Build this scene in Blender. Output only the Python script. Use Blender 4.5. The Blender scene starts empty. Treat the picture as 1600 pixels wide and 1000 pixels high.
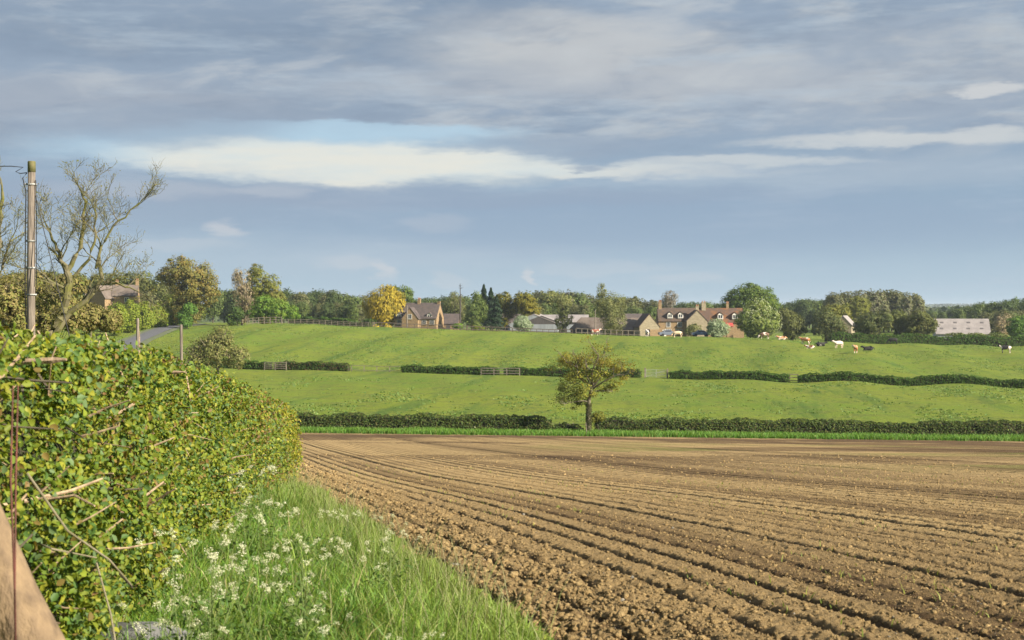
import bpy, math, random
import numpy as np
from mathutils import Vector, Matrix
rng = np.random.default_rng(7)
random.seed(7)
PI = math.pi
R = math.radians
SC = bpy.context.scene
COL = SC.collection

# ------------------------------------------------------------------ camera
F = 2390.0                       # focal length in photo pixels (photo is 1600 wide)
cam_d = bpy.data.cameras.new('camera')
cam_d.sensor_width = 36.0
cam_d.lens = 36.0 * F / 1600.0
cam_d.clip_start = 0.1
cam_d.clip_end = 12000
cam_d.dof.use_dof = True
cam_d.dof.focus_distance = 90.0
cam_d.dof.aperture_fstop = 9.5
cam = bpy.data.objects.new('camera', cam_d)
COL.objects.link(cam)
cam.location = (0, 0, 0)
cam.rotation_euler = (R(90) - math.atan(18 / F), 0, 0)
SC.camera = cam
SC.view_settings.view_transform = 'Standard'
SC.view_settings.look = 'None'
SC.view_settings.gamma = 1
SC.view_settings.use_curve_mapping = False
EXPO = 1.35
SC.view_settings.exposure = EXPO
SC.cycles.max_bounces = 5
SC.cycles.diffuse_bounces = 3
SC.cycles.transparent_max_bounces = 6
SC.cycles.volume_bounces = 0
SC.cycles.use_denoising = True
SC.cycles.denoiser = 'OPENIMAGEDENOISE'
SC.cycles.denoising_input_passes = 'RGB_ALBEDO_NORMAL'
SC.cycles.denoising_prefilter = 'ACCURATE'

# ------------------------------------------------------------------ sun
SUN_EL, SUN_AZ = 27.0, 120.0      # azimuth clockwise from +Y (the view direction)
sd = Vector((math.sin(R(SUN_AZ)) * math.cos(R(SUN_EL)), math.cos(R(SUN_AZ)) * math.cos(R(SUN_EL)), math.sin(R(SUN_EL))))
sl = bpy.data.lights.new('sun', 'SUN')
sl.energy = 5.0
sl.angle = R(0.5)
sl.color = (1.0, 0.90, 0.76)
so = bpy.data.objects.new('sun', sl)
COL.objects.link(so)
so.rotation_euler = sd.to_track_quat('Z', 'Y').to_euler()
so.location = (60, -20, 60)

# ------------------------------------------------------------------ node expression helper
def srgb(r, g, b):
    def f(c):
        c /= 255.0
        return c / 12.92 if c <= 0.04045 else ((c + 0.055) / 1.055) ** 2.4
    return (f(r), f(g), f(b))

class NT:
    def __init__(s, tree): s.t = tree; s.n = tree.nodes; s.l = tree.links
    def link(s, v, sock):
        if isinstance(v, E): s.l.new(v.s, sock)
        elif isinstance(v, (tuple, list)):
            sock.default_value = tuple(v) + ((1,) if len(sock.default_value) == 4 and len(v) == 3 else ())
        else: sock.default_value = v
    def math(s, op, a, b=None, c=None, clamp=False):
        n = s.n.new('ShaderNodeMath'); n.operation = op; n.use_clamp = clamp
        s.link(a, n.inputs[0])
        if b is not None: s.link(b, n.inputs[1])
        if c is not None: s.link(c, n.inputs[2])
        return E(s, n.outputs[0])
    def smooth(s, v, lo, hi, to0=0.0, to1=1.0):
        n = s.n.new('ShaderNodeMapRange'); n.interpolation_type = 'SMOOTHSTEP'
        s.link(v, n.inputs[0]); s.link(lo, n.inputs[1]); s.link(hi, n.inputs[2]); s.link(to0, n.inputs[3]); s.link(to1, n.inputs[4])
        return E(s, n.outputs[0])
    def mix(s, f, a, b, mode='MIX'):
        n = s.n.new('ShaderNodeMix'); n.data_type = 'RGBA'; n.blend_type = mode
        s.link(f, n.inputs[0]); s.link(a, n.inputs[6]); s.link(b, n.inputs[7])
        return E(s, n.outputs[2])
    def vec(s, x, y, z):
        n = s.n.new('ShaderNodeCombineXYZ'); s.link(x, n.inputs[0]); s.link(y, n.inputs[1]); s.link(z, n.inputs[2])
        return E(s, n.outputs[0])
    def sep(s, v):
        n = s.n.new('ShaderNodeSeparateXYZ'); s.link(v, n.inputs[0])
        return [E(s, o) for o in n.outputs]
    def noise(s, v, scale, detail=4, rough=0.5, dist=0.0, out=0):
        n = s.n.new('ShaderNodeTexNoise'); s.link(v, n.inputs['Vector'])
        n.inputs['Scale'].default_value = scale; n.inputs['Detail'].default_value = detail
        n.inputs['Roughness'].default_value = rough; n.inputs['Distortion'].default_value = dist
        return E(s, n.outputs[out])
    def coord(s, which):
        n = s.n.new('ShaderNodeTexCoord'); return E(s, n.outputs[which])
    def attr(s, name):
        n = s.n.new('ShaderNodeAttribute'); n.attribute_name = name; return E(s, n.outputs[0])
    def bump(s, h, strength, dist):
        n = s.n.new('ShaderNodeBump'); s.link(h, n.inputs['Height'])
        n.inputs['Strength'].default_value = strength; n.inputs['Distance'].default_value = dist
        return E(s, n.outputs[0])
class E:
    def __init__(s, nt, sock): s.nt = nt; s.s = sock
    def __add__(s, o): return s.nt.math('ADD', s, o)
    __radd__ = __add__
    def __sub__(s, o): return s.nt.math('SUBTRACT', s, o)
    def __rsub__(s, o): return s.nt.math('SUBTRACT', o, s)
    def __mul__(s, o): return s.nt.math('MULTIPLY', s, o)
    __rmul__ = __mul__
    def __truediv__(s, o): return s.nt.math('DIVIDE', s, o)

# ------------------------------------------------------------------ sky
W = bpy.data.worlds.new("World")
SC.world = W
W.use_nodes = True
W.node_tree.nodes.clear()
N = NT(W.node_tree)
sky = N.n.new('ShaderNodeTexSky')
sky.sky_type = 'NISHITA'; sky.sun_disc = False
sky.sun_elevation = R(SUN_EL); sky.sun_rotation = R(SUN_AZ)
sky.altitude = 50; sky.air_density = 1.0; sky.dust_density = 0.8
dirv = N.coord('Generated')
dx, dy, dz = N.sep(dirv)
az = N.math('ARCTAN2', dx, dy)
el = N.math('ARCSINE', dz)
U = az * (1 / 0.3230)
V = el * (1 / 0.1990)
warpv = N.noise(N.vec(U * 1.3, V * 2.4, 0.3), 2.0, 5, 0.55, out=1)
wx, wy, wz = N.sep(warpv)
fine = N.noise(N.vec(U * 3.0, V * 8.0, 1.7), 2.2, 8, 0.62)
broad = N.noise(N.vec(U * 1.1 + 3.1, V * 2.8, 4.0), 1.5, 5, 0.5)
streak = N.noise(N.vec(U * 1.7, V * 8.0 - U * .4, 7.3), 1.6, 6, 0.56)
lump = N.noise(N.vec(U * 2.4 + 9, V * 5.0, 2.1), 2.0, 7, 0.6)
Uw = U + (wx - 0.5) * 0.35 + (fine - 0.5) * 0.16
Vw = V + (wy - 0.5) * 0.075 + (fine - 0.5) * 0.085
def ell(px, py, rx, ry, soft=0.5, tilt=0.0, k=1.0):
    """soft elliptical cloud patch, in photo-like angles (px, py mark a direction of the sky)"""
    u0, v0 = (px - 800) / 800, (482 - py) / 482
    a, b = rx / 800, ry / 482
    du = (Uw - u0)
    dv = (Vw - v0) - du * (tilt * 800 / 482)
    du = du * (1 / a); dv = dv * (1 / b)
    r = N.math('SQRT', du * du + dv * dv)
    return N.smooth(r, 1 + soft, 1 - soft * 0.6, 0.0, k)
S_ = 2 ** (-EXPO)
def c(r, g, b, k=1.0):
    q = srgb(r, g, b); return (q[0] * S_ * k * 1.20, q[1] * S_ * k * 1.20, q[2] * S_ * k * 1.075)
slate = c(140, 156, 183)
slate_dark = c(124, 141, 169)
grey_light = c(172, 178, 192)
blue_low = c(139, 161, 190)
hor = c(163, 183, 206)
white = c(212, 212, 214)
blue = c(160, 186, 214)
col = N.mix(N.smooth(V, 0.0, 0.42), hor, blue_low)
col = N.mix(N.smooth(V + (broad - 0.5) * 0.25, 0.38, 0.62), col, slate)
col = N.mix(N.smooth(broad + (streak - 0.5) * 0.7, 0.42, 0.62, 0, 0.75) * N.smooth(V, 0.5, 0.62), col, slate_dark)
col = N.mix(N.smooth(lump + (streak - 0.5) * 0.5, 0.47, 0.72, 0, 0.85) * N.smooth(V, 0.42, 0.62), col, grey_light)
col = N.mix(ell(560, 30, 260, 60, 0.8, k=0.5), col, slate_dark)
col = N.mix(ell(200, 70, 330, 36, 0.8, k=0.6), col, slate_dark)
col = N.mix(ell(330, 150, 420, 50, 0.8, k=0.55), col, slate)
col = N.mix(ell(920, 75, 210, 45, 0.7, -0.03, k=0.75), col, c(186, 188, 198))
col = N.mix(ell(980, 130, 420, 26, 0.8, k=0.6), col, c(174, 178, 192))
col = N.mix(ell(120, 170, 260, 30, 0.8, k=0.5), col, c(160, 166, 184))
col = N.mix(ell(1400, 120, 380, 60, 0.8, k=0.4), col, c(166, 173, 190))
bil = N.noise(N.vec(U * 2.3 + 2, V * 4.6 - U * .5, 5.5), 2.0, 8, 0.56, 0.5)
bil2 = N.noise(N.vec(U * 9.0 + 5, V * 30.0, 8.5), 2.0, 6, 0.6)
upper = N.smooth(V, 0.40, 0.60)
col = N.mix(N.smooth(bil + (bil2 - 0.5) * 0.12, 0.48, 0.76, 0, 0.55) * upper, col, c(184, 189, 202))
col = N.mix(N.smooth(bil + (bil2 - 0.5) * 0.12, 0.50, 0.28, 0, 0.42) * upper, col, c(122, 138, 166))
col = N.mix(N.smooth(streak + (bil2 - 0.5) * 0.3, 0.46, 0.75, 0, 0.50), col, c(168, 183, 206))
# clear-sky gap and the bright bank under it
gap = ell(430, 238, 330, 34, 0.5, 0.0, k=.85)
skyc = N.mix(0.35, E(N, sky.outputs[0]), (0.9, 1.0, 1.1))
nishita = N.mix(1.0, E(N, sky.outputs[0]), (0.10, 0.10, 0.10), 'MULTIPLY')
blue_gap = N.mix(0.93, nishita, blue)
col = N.mix(gap, col, blue_gap)
col = N.mix(ell(560, 203, 190, 11, 0.6, k=0.8), col, blue_gap)
bank = ell(510, 254, 300, 30, 0.45, -0.015, k=0.97)
bank_col = N.mix(N.smooth(streak * .6 + fine * .4, 0.36, 0.60), c(200, 208, 218), white)
col = N.mix(bank, col, bank_col)
col = N.mix(ell(900, 264, 210, 8.5, 0.8, -0.02, k=0.8), col, bank_col)
col = N.mix(ell(1160, 254, 130, 6, 0.9, k=0.7), col, c(196, 201, 210))
col = N.mix(ell(1430, 222, 190, 9, 0.6, 0.02, k=0.7), col, c(194, 198, 208))
col = N.mix(ell(1560, 152, 48, 8, 0.6, k=0.75), col, c(196, 198, 208))
col = N.mix(ell(1330, 272, 300, 22, 0.8, k=0.35), col, c(170, 180, 200))
col = N.mix(ell(850, 226, 150, 14, 0.6, k=0.7), col, slate)
col = N.mix(ell(910, 258, 40, 4, 0.6, k=0.7), col, slate)
col = N.mix(ell(250, 200, 200, 26, 0.6, k=0.6), col, slate)
col = N.mix(ell(620, 305, 560, 16, 0.6, k=0.55), col, c(142, 156, 184))
col = N.mix(ell(160, 315, 330, 40, 0.7, k=0.4), col, c(146, 158, 184))
for px, py, rx, ry, k in ((333, 362, 24, 11, .8), (582, 422, 15, 12, .8), (700, 346, 62, 12, .35), (520, 412, 50, 10, .5), (838, 428, 12, 8, .75), (1050, 436, 60, 8, .3), (250, 385, 80, 8, .35), (960, 415, 90, 8, .25),
                          (690, 436, 28, 10, .3), (400, 300, 60, 9, .3), (200, 300, 120, 12, .25)):
    col = N.mix(ell(px, py, rx, ry, 0.7, k=k), col, c(190, 194, 208))
col = N.mix(ell(420, 400, 420, 26, 0.8, k=0.35), col, c(168, 182, 204))
col = N.mix(ell(1050, 350, 620, 40, 0.8, k=0.4), col, c(134, 153, 186))
# out of the picture the cloud is broken: more open sky high up
high = N.smooth(V, 1.3, 4.5)
cl2 = N.smooth(N.noise(dirv, 3.0, 5, 0.6), 0.42, 0.6)
col_high = N.mix(cl2, nishita, c(196, 202, 212))
col = N.mix(high, col, col_high)
bg = N.n.new('ShaderNodeBackground')
N.link(col, bg.inputs[0]); bg.inputs[1].default_value = 1.0
wo = N.n.new('ShaderNodeOutputWorld')
N.l.new(bg.outputs[0], wo.inputs[0])

# ------------------------------------------------------------------ numpy noise
_perm = rng.random(65536)
def hash2(ix, iy, seed=0):
    h = (ix.astype(np.int64) * 374761393 + iy.astype(np.int64) * 668265263 + seed * 1442695041) & 0x7fffffff
    h = (h ^ (h >> 13)) * 1274126177 & 0x7fffffff
    return _perm[(h ^ (h >> 16)) & 65535]
def vnoise(x, y, seed=0):
    x = np.asarray(x, float); y = np.asarray(y, float)
    ix, iy = np.floor(x), np.floor(y)
    fx, fy = x - ix, y - iy
    fx = fx * fx * (3 - 2 * fx); fy = fy * fy * (3 - 2 * fy)
    a = hash2(ix, iy, seed); b = hash2(ix + 1, iy, seed)
    c_ = hash2(ix, iy + 1, seed); d = hash2(ix + 1, iy + 1, seed)
    return (a * (1 - fx) + b * fx) * (1 - fy) + (c_ * (1 - fx) + d * fx) * fy
def fbm(x, y, o=4, seed=0, g=0.5):
    s = 0; a = 1; t = 0
    for i in range(o):
        s = s + a * vnoise(x * 2 ** i + i * 17.3, y * 2 ** i - i * 9.1, seed + i); t += a; a *= g
    return s / t
def sstep(a, b, x):
    t = np.clip((x - a) / (b - a), 0, 1); return t * t * (3 - 2 * t)

# ------------------------------------------------------------------ terrain heights (camera eye is z = 0)
KY = np.array([-80, -5, 4, 8, 15, 22, 36, 60, 90, 118, 124, 135, 200, 216, 265, 320, 335, 360, 420, 600, 1000, 2500, 4000, 6000, 9000], float)
KZ = np.array([-0.6, -1.58, -1.64, -1.76, -2.25, -2.8, -3.98, -5.75, -7.95, -9.85, -10.05, -9.9, -9.25, -9.3, 0, 0, 0, 0, 0, -8.2, -8.5, -7, 2, 12, 14], float)
GX = np.arange(-200, 201, 4.0)
GY = np.concatenate([np.arange(-80, 700, 1.0), np.geomspace(700, 9000, 120)])
def _table():
    zc = np.interp(GX, [-200, -120, -72, -53, -13, 13, 27, 47, 67, 87, 107, 200], [-5, -4.3, -3.6, -3.1, -4.6, -5.4, -6.0, -6.2, -7.1, -7.5, -8.0, -8.5])
    T = np.zeros((len(GY), len(GX)))
    for j, X in enumerate(GX):
        kz = KZ.copy(); i = 14
        foot = -9.3
        kz[i] = foot + (zc[j] - foot) * 0.50
        kz[i + 1] = zc[j]; kz[i + 2] = zc[j] - 0.08; kz[i + 3] = zc[j] - 0.5; kz[i + 4] = zc[j] - 0.9
        w = float(sstep(-50, -68, X))
        tz = np.interp(KY, [200, 216, 250, 285, 325, 350, 400], [-9.2, -9.1, -8.6, -7.4, -4.2, -3.9, -3.9])
        sel = (KY > 210) & (KY < 500)
        kz[sel] = kz[sel] * (1 - w) + tz[sel] * w
        T[:, j] = np.interp(GY, KY, kz)
    def blur(A, s):
        k = np.exp(-0.5 * (np.arange(-3 * s, 3 * s + 1) / s) ** 2); k /= k.sum()
        P = np.pad(A, ((3 * s, 3 * s), (0, 0)), mode='edge')
        return sum(k[i] * P[i:i + len(A)] for i in range(len(k)))
    B1, B2 = blur(T, 2), blur(T, 8)
    w = sstep(125, 150, GY)[:, None]
    B = B1 * (1 - w) + B2 * w
    B[780:] = T[780:]
    return B
TT = _table()
def terr(x, y):
    x = np.asarray(x, float); y = np.asarray(y, float)
    w = sstep(140, 180, y) * (1 - sstep(255, 300, y))
    yy = y + 0.22 * np.clip(x, -60, 90) * w
    gx = np.clip((x - GX[0]) / 4.0, 0, len(GX) - 1.001)
    gy = np.interp(yy, GY, np.arange(len(GY))); gy = np.clip(gy, 0, len(GY) - 1.001)
    i = gy.astype(int); j = gx.astype(int); a = gy - i; b = gx - j
    z = (TT[i, j] * (1 - b) + TT[i, j + 1] * b) * (1 - a) + (TT[i + 1, j] * (1 - b) + TT[i + 1, j + 1] * b) * a
    z = z - 0.012 * np.clip(x, -60, 90) * sstep(45, 110, y) * (1 - sstep(225, 300, y))
    # ridge and furrow of the old meadows
    m = sstep(126, 134, y)
    low = m * (1 - sstep(205, 216, yy))
    z = z + 0.10 * np.sin((x * 0.93 + y * 0.25) * 2 * PI / 13.0 + 1.2 * vnoise(x / 30, y / 30, 5)) * low
    up = sstep(212, 224, yy) * (1 - sstep(318, 345, y)) * sstep(-70, -55, x)
    z = z + 0.20 * np.sin((x * 0.99 - y * 0.12) * 2 * PI / 14.0 + 2.0 * vnoise(x / 40, y / 40, 6)) * up
    z = z + 0.25 * np.sin(x * 2 * PI / 14.0 + 0.7) * sstep(20, 45, x) * np.exp(-((yy - 214) / 14) ** 2)
    z = z + (fbm(x / 9, y / 9, 3, 11) - 0.5) * 0.25 * m
    return z
def tz(x, y): return float(terr(np.array([x]), np.array([y]))[0])
def wx_(px, D): return (px - 800) / F * D
def wz_(py, D): return -(py - 482) / F * D
def at(px, D):
    x = wx_(px, D); return Vector((x, D, tz(x, D)))

# ------------------------------------------------------------------ mesh helpers
def link(o, parent=None):
    COL.objects.link(o)
    if parent is not None: o.parent = parent
    return o
def tag(o, label=None, cat=None, group=None, kind=None):
    if label: o['label'] = label
    if cat: o['category'] = cat
    if group: o['group'] = group
    if kind: o['kind'] = kind
    return o
def empty(name, loc, rz=0):
    o = bpy.data.objects.new(name, None); o.empty_display_size = 0.3
    o.location = loc; o.rotation_euler = (0, 0, rz)
    return link(o)
def copy_tree(o, parent=None):
    n = o.copy(); COL.objects.link(n); n.parent = parent
    for ch in list(o.children): copy_tree(ch, n)
    return n
def np_mesh(name, V_, Fc, mat, parent=None, colors=None, smooth=False, loc=None):
    """Fc: (n,k) array of equal-size faces"""
    V_ = np.asarray(V_, np.float32); Fc = np.asarray(Fc, np.int32)
    me = bpy.data.meshes.new(name)
    me.vertices.add(len(V_)); me.vertices.foreach_set('co', V_.ravel())
    n, k = Fc.shape
    me.loops.add(n * k); me.loops.foreach_set('vertex_index', Fc.ravel())
    me.polygons.add(n); me.polygons.foreach_set('loop_start', np.arange(0, n * k, k, dtype=np.int32))
    try: me.polygons.foreach_set('loop_total', np.full(n, k, np.int32))
    except Exception: pass
    me.update(calc_edges=True)
    if colors is not None:
        a = me.attributes.new('col', 'FLOAT_COLOR', 'POINT')
        cc = np.ones((len(V_), 4), np.float32); cc[:, :3] = colors
        a.data.foreach_set('color', cc.ravel())
    if smooth: me.polygons.foreach_set('use_smooth', np.ones(n, bool))
    me.materials.append(mat)
    o = bpy.data.objects.new(name, me)
    if loc is not None: o.location = loc
    return link(o, parent)
class MB:
    def __init__(s): s.v = []; s.f = []
    def add(s, vs, fs):
        b = len(s.v); s.v += [tuple(v) for v in vs]; s.f += [tuple(b + i for i in f) for f in fs]
    def box(s, x0, x1, y0, y1, z0, z1):
        s.add([(x0, y0, z0), (x1, y0, z0), (x1, y1, z0), (x0, y1, z0), (x0, y0, z1), (x1, y0, z1), (x1, y1, z1), (x0, y1, z1)],
              [(0, 3, 2, 1), (4, 5, 6, 7), (0, 1, 5, 4), (1, 2, 6, 5), (2, 3, 7, 6), (3, 0, 4, 7)])
    def tube(s, pts, rad, n=6, cap=True):
        pts = [Vector(p) for p in pts]; b = len(s.v)
        for i, p in enumerate(pts):
            d = (pts[min(i + 1, len(pts) - 1)] - pts[max(i - 1, 0)])
            if d.length < 1e-9: d = Vector((0, 0, 1))
            d.normalize()
            a = d.cross(Vector((0, 0, 1)) if abs(d.z) < 0.9 else Vector((1, 0, 0))).normalized(); e = d.cross(a)
            for k in range(n):
                t = 2 * PI * k / n
                s.v.append(tuple(p + (a * math.cos(t) + e * math.sin(t)) * rad[i]))
        for i in range(len(pts) - 1):
            for k in range(n):
                s.f.append((b + i * n + k, b + i * n + (k + 1) % n, b + (i + 1) * n + (k + 1) % n, b + (i + 1) * n + k))
        if cap:
            s.f.append(tuple(b + k for k in range(n))[::-1]); m = b + (len(pts) - 1) * n
            s.f.append(tuple(m + k for k in range(n)))
    def build(s, name, mat, parent=None, loc=None, smooth=False):
        me = bpy.data.meshes.new(name); me.from_pydata(s.v, [], s.f); me.update()
        if smooth: me.polygons.foreach_set('use_smooth', np.ones(len(me.polygons), bool))
        me.materials.append(mat)
        o = bpy.data.objects.new(name, me)
        if loc is not None: o.location = loc
        return link(o, parent)

# ------------------------------------------------------------------ materials
MATS = {}
def principled(name, build):
    if name in MATS: return MATS[name]
    m = bpy.data.materials.new(name); m.use_nodes = True
    nt = NT(m.node_tree); p = nt.n.get('Principled BSDF')
    p.inputs['Roughness'].default_value = 0.85
    p.inputs['Specular IOR Level'].default_value = 0.25
    build(nt, p); MATS[name] = m; return m
def mat_noise(name, c1, c2, scale=3.0, rough=0.85, bump=0.0, stretch=(1, 1, 1), detail=5, lo=0.35, hi=0.65, spec=0.25, bdist=0.02):
    def b(nt, p):
        co = nt.coord('Object'); x, y, z = nt.sep(co)
        v = nt.vec(x * stretch[0], y * stretch[1], z * stretch[2])
        n = nt.noise(v, scale, detail, 0.6)
        nt.link(nt.mix(nt.smooth(n, lo, hi), c1, c2), p.inputs['Base Color'])
        p.inputs['Roughness'].default_value = rough; p.inputs['Specular IOR Level'].default_value = spec
        if bump: nt.link(nt.bump(n, bump, bdist), p.inputs['Normal'])
    return principled(name, b)
def mat_foliage(name, rough=0.5, trans=0.35, spec=0.3):
    if name in MATS: return MATS[name]
    m = bpy.data.materials.new(name); m.use_nodes = True
    nt = NT(m.node_tree); p = nt.n.get('Principled BSDF'); out = nt.n.get('Material Output')
    a = nt.attr('col')
    nt.link(a, p.inputs['Base Color']); p.inputs['Roughness'].default_value = rough
    p.inputs['Specular IOR Level'].default_value = spec
    t = nt.n.new('ShaderNodeBsdfTranslucent')
    nt.link(nt.mix(1.0, a, (1.25, 1.2, 0.6), 'MULTIPLY'), t.inputs[0])
    mx = nt.n.new('ShaderNodeMixShader'); mx.inputs[0].default_value = trans
    nt.l.new(p.outputs[0], mx.inputs[1]); nt.l.new(t.outputs[0], mx.inputs[2]); nt.l.new(mx.outputs[0], out.inputs[0])
    MATS[name] = m; return m
M_LEAF = mat_foliage('leaf', 0.55, 0.38, 0.25)
M_TREELEAF = mat_foliage('tree_leaf', 0.7, 0.30, 0.15)
M_GRASS = mat_foliage('grass_blade', 0.55, 0.30, 0.25)
M_PETAL = mat_foliage('petal', 0.7, 0.30, 0.1)
M_BARK = mat_noise('bark', (0.10, 0.085, 0.06), (0.055, 0.045, 0.03), 6, 0.95, 0.5, (1, 1, 0.3))
M_BARKPALE = mat_noise('pale_bark', (0.22, 0.19, 0.13), (0.11, 0.10, 0.05), 3, 0.95, 0.3)
M_BARKMOSS = mat_noise('mossy_bark', (0.13, 0.115, 0.07), (0.10, 0.10, 0.025), 2.2, 0.95, 0.3)
M_HEDGECORE = mat_noise('hedge_wood', (0.045, 0.038, 0.022), (0.03, 0.036, 0.014), 9, 0.95, 1.0, bdist=0.1)
M_CUTWOOD = mat_noise('cut_wood', (0.42, 0.31, 0.20), (0.24, 0.17, 0.11), 30, 0.9, 0.3)
M_POLE = mat_noise('weathered_pole', (0.23, 0.195, 0.155), (0.085, 0.07, 0.055), 6, 0.9, 0.6, (6, 6, 0.30), lo=0.3, hi=0.7)
M_POLETOP = mat_noise('algae_pole', (0.10, 0.10, 0.035), (0.14, 0.125, 0.06), 8, 0.95, 0.3)
M_RAIL = mat_noise('grey_rail', (0.20, 0.175, 0.13), (0.13, 0.11, 0.08), 3, 0.9)
M_DARKRAIL = mat_noise('dark_rail', (0.06, 0.048, 0.038), (0.10, 0.08, 0.06), 3, 0.9)
M_WIRE = mat_noise('black_cable', (0.015, 0.015, 0.015), (0.02, 0.02, 0.02), 3, 0.6)
M_STEEL = mat_noise('steel', (0.36, 0.36, 0.34), (0.26, 0.26, 0.24), 4, 0.55)

def m_meadow(nt, p):
    x, y, z = nt.sep(nt.coord('Object'))
    co = nt.vec(x, y, 0.0)
    big = nt.noise(co, 0.035, 4, 0.55); mid = nt.noise(co, 0.3, 5, 0.6); sm = nt.noise(co, 1.6, 5, 0.65); fi = nt.noise(co, 9.0, 4, 0.6)
    st = nt.noise(nt.vec(x * 0.99 - y * 0.12, (x * 0.12 + y * 0.99) * 0.10, 0.0), 0.30, 5, 0.62)
    col_ = nt.mix(nt.smooth(big, 0.35, 0.65), (0.178, 0.212, 0.029), (0.130, 0.190, 0.027))
    col_ = nt.mix(nt.smooth(mid, 0.40, 0.66, 0, 0.8), col_, (0.180, 0.190, 0.040))
    col_ = nt.mix(nt.smooth(st, 0.50, 0.68, 0, 0.65), col_, (0.060, 0.116, 0.026))
    col_ = nt.mix(nt.smooth(sm + (mid - 0.5) * 0.6, 0.50, 0.64, 0, 0.62), col_, (0.052, 0.104, 0.024))
    col_ = nt.mix(nt.smooth(fi, 0.5, 0.72, 0, 0.5), col_, (0.055, 0.096, 0.020))
    far = nt.smooth(y, 420.0, 700.0)
    farc = nt.mix(nt.smooth(big, 0.45, 0.55), (0.07, 0.11, 0.025), (0.11, 0.13, 0.04))
    col_ = nt.mix(far, col_, farc)
    nt.link(col_, p.inputs['Base Color']); p.inputs['Roughness'].default_value = 0.95
    p.inputs['Specular IOR Level'].default_value = 0.05
    nt.link(nt.bump(sm * 0.7 + fi * 0.3, 1.0, 0.45), p.inputs['Normal'])
M_MEADOW = principled('meadow_grass', m_meadow)
def m_soil(nt, p):
    a = nt.attr('col'); co = nt.coord('Object')
    n1 = nt.noise(co, 34.0, 6, 0.75); n2 = nt.noise(co, 9.0, 6, 0.7)
    col_ = nt.mix(nt.smooth(n1, 0.3, 0.7), a, nt.mix(1.0, a, (0.72, 0.68, 0.62), 'MULTIPLY'))
    col_ = nt.mix(nt.smooth(n2, 0.5, 0.75, 0, 0.4), col_, nt.mix(1.0, a, (1.25, 1.22, 1.2), 'MULTIPLY'))
    nt.link(col_, p.inputs['Base Color']); p.inputs['Roughness'].default_value = 0.95
    p.inputs['Specular IOR Level'].default_value = 0.1
    nt.link(nt.bump(n1 + n2 * 0.9, 1.0, 0.055), p.inputs['Normal'])
M_SOIL = principled('ploughed_soil', m_soil)
M_ROAD = mat_noise('asphalt', (0.115, 0.115, 0.12), (0.085, 0.085, 0.09), 2, 0.8)
M_ROADLINE = mat_noise('road_edge', (0.12, 0.13, 0.07), (0.09, 0.11, 0.05), 1, 0.9)

# ------------------------------------------------------------------ ground sheet
def field_edge(y):          # left boundary of the ploughed land (x at distance y)
    return 0.05 - 0.194 * (y - 8) + 0.22 * (fbm(y / 2.2, y * 0 + 3, 3, 21) - 0.5) * 2 * np.clip(y / 20, 0.5, 1)
def hedge_x(y):             # right-hand face of the long front hedge
    return -2.07 - 0.112 * (y - 8)
rows = np.concatenate([np.linspace(-70, 2, 40), np.geomspace(2.6, 60, 110), np.linspace(61, 430, 330), np.geomspace(433, 8500, 120)])
k = np.linspace(-1, 1, 420); k = 0.45 * k + 0.55 * k ** 3
YY, KK = np.meshgrid(rows, k, indexing='ij')
XX = KK * (YY + 150) * 1.15
ZZ = terr(XX, YY)
inside = sstep(0.2, 1.0, XX - field_edge(YY)) * (1 - sstep(115.5, 117, YY)) * sstep(3.5, 5.5, YY)
ZZ = ZZ - 0.45 * inside
# verge swells a little above the plough
ZZ = ZZ + 0.02 * (fbm(XX * 2, YY * 2, 3, 8) - 0.5) * (YY < 120)
nr, nc = XX.shape
idx = np.arange(nr * nc).reshape(nr, nc)
quads = np.stack([idx[:-1, :-1], idx[:-1, 1:], idx[1:, 1:], idx[1:, :-1]], -1).reshape(-1, 4)
g = np_mesh('ground', np.stack([XX, YY, ZZ], -1).reshape(-1, 3), quads, M_MEADOW, smooth=True)
tag(g, kind='structure')

# ------------------------------------------------------------------ ploughed field
def soil_disp(X, Y, det=True):
    s = (X + 0.2 * Y) / 1.02
    s = s + 0.10 * (vnoise(Y / 9, s * 0.3, 31) - 0.5)
    pit = 0.37
    rid = np.floor(s / pit); fr = s / pit - rid
    hv = hash2(rid, rid * 0 + 5, 35)
    hv = hv * (0.55 + 0.9 * vnoise(Y / 7, rid * 1.7, 36))
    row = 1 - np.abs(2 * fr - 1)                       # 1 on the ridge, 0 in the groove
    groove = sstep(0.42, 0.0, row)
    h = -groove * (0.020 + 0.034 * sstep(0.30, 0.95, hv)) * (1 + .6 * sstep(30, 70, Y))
    wheel = vnoise(s / 0.55 + 40, Y * 0.012, 33)
    h = h - 0.030 * sstep(0.60, 0.85, wheel)
    wheel = np.clip(wheel * .55 + 1.0 * groove * sstep(.22, .85, hv), 0, 1)
    e = X - field_edge(Y)
    big = sstep(2.2, 0.5, e)
    if det:
        l1 = fbm(X * 3.2, Y * 3.2, 2, 41)
        l2 = 1 - np.abs(2 * fbm(X * 7.5, Y * 7.5, 2, 44) - 1)
        l3 = 1 - np.abs(2 * vnoise(X * 19, Y * 19, 47) - 1)
        rough = (0.6 + 0.8 * fbm(X * 0.35, Y * 0.35, 2, 50))
        h = h + (0.018 + 0.065 * big) * (l1 - 0.5) * rough + (0.013 + 0.036 * big) * (l2 - 0.65) * rough * (1 - sstep(30, 60, Y)) + 0.022 * (l3 - 0.5) * (1 - sstep(18, 34, Y)) + 0.012 * (vnoise(X * 38, Y * 30, 48) - .5) * (1 - sstep(12, 20, Y))
    h = h - 0.06 * big * sstep(0.5, 0.0, e)
    return h, s, wheel, row
rows = np.geomspace(4.8, 118.6, 1150)
t = np.linspace(0, 1, 680)
YY, TTc = np.meshgrid(rows, t, indexing='ij')
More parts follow.
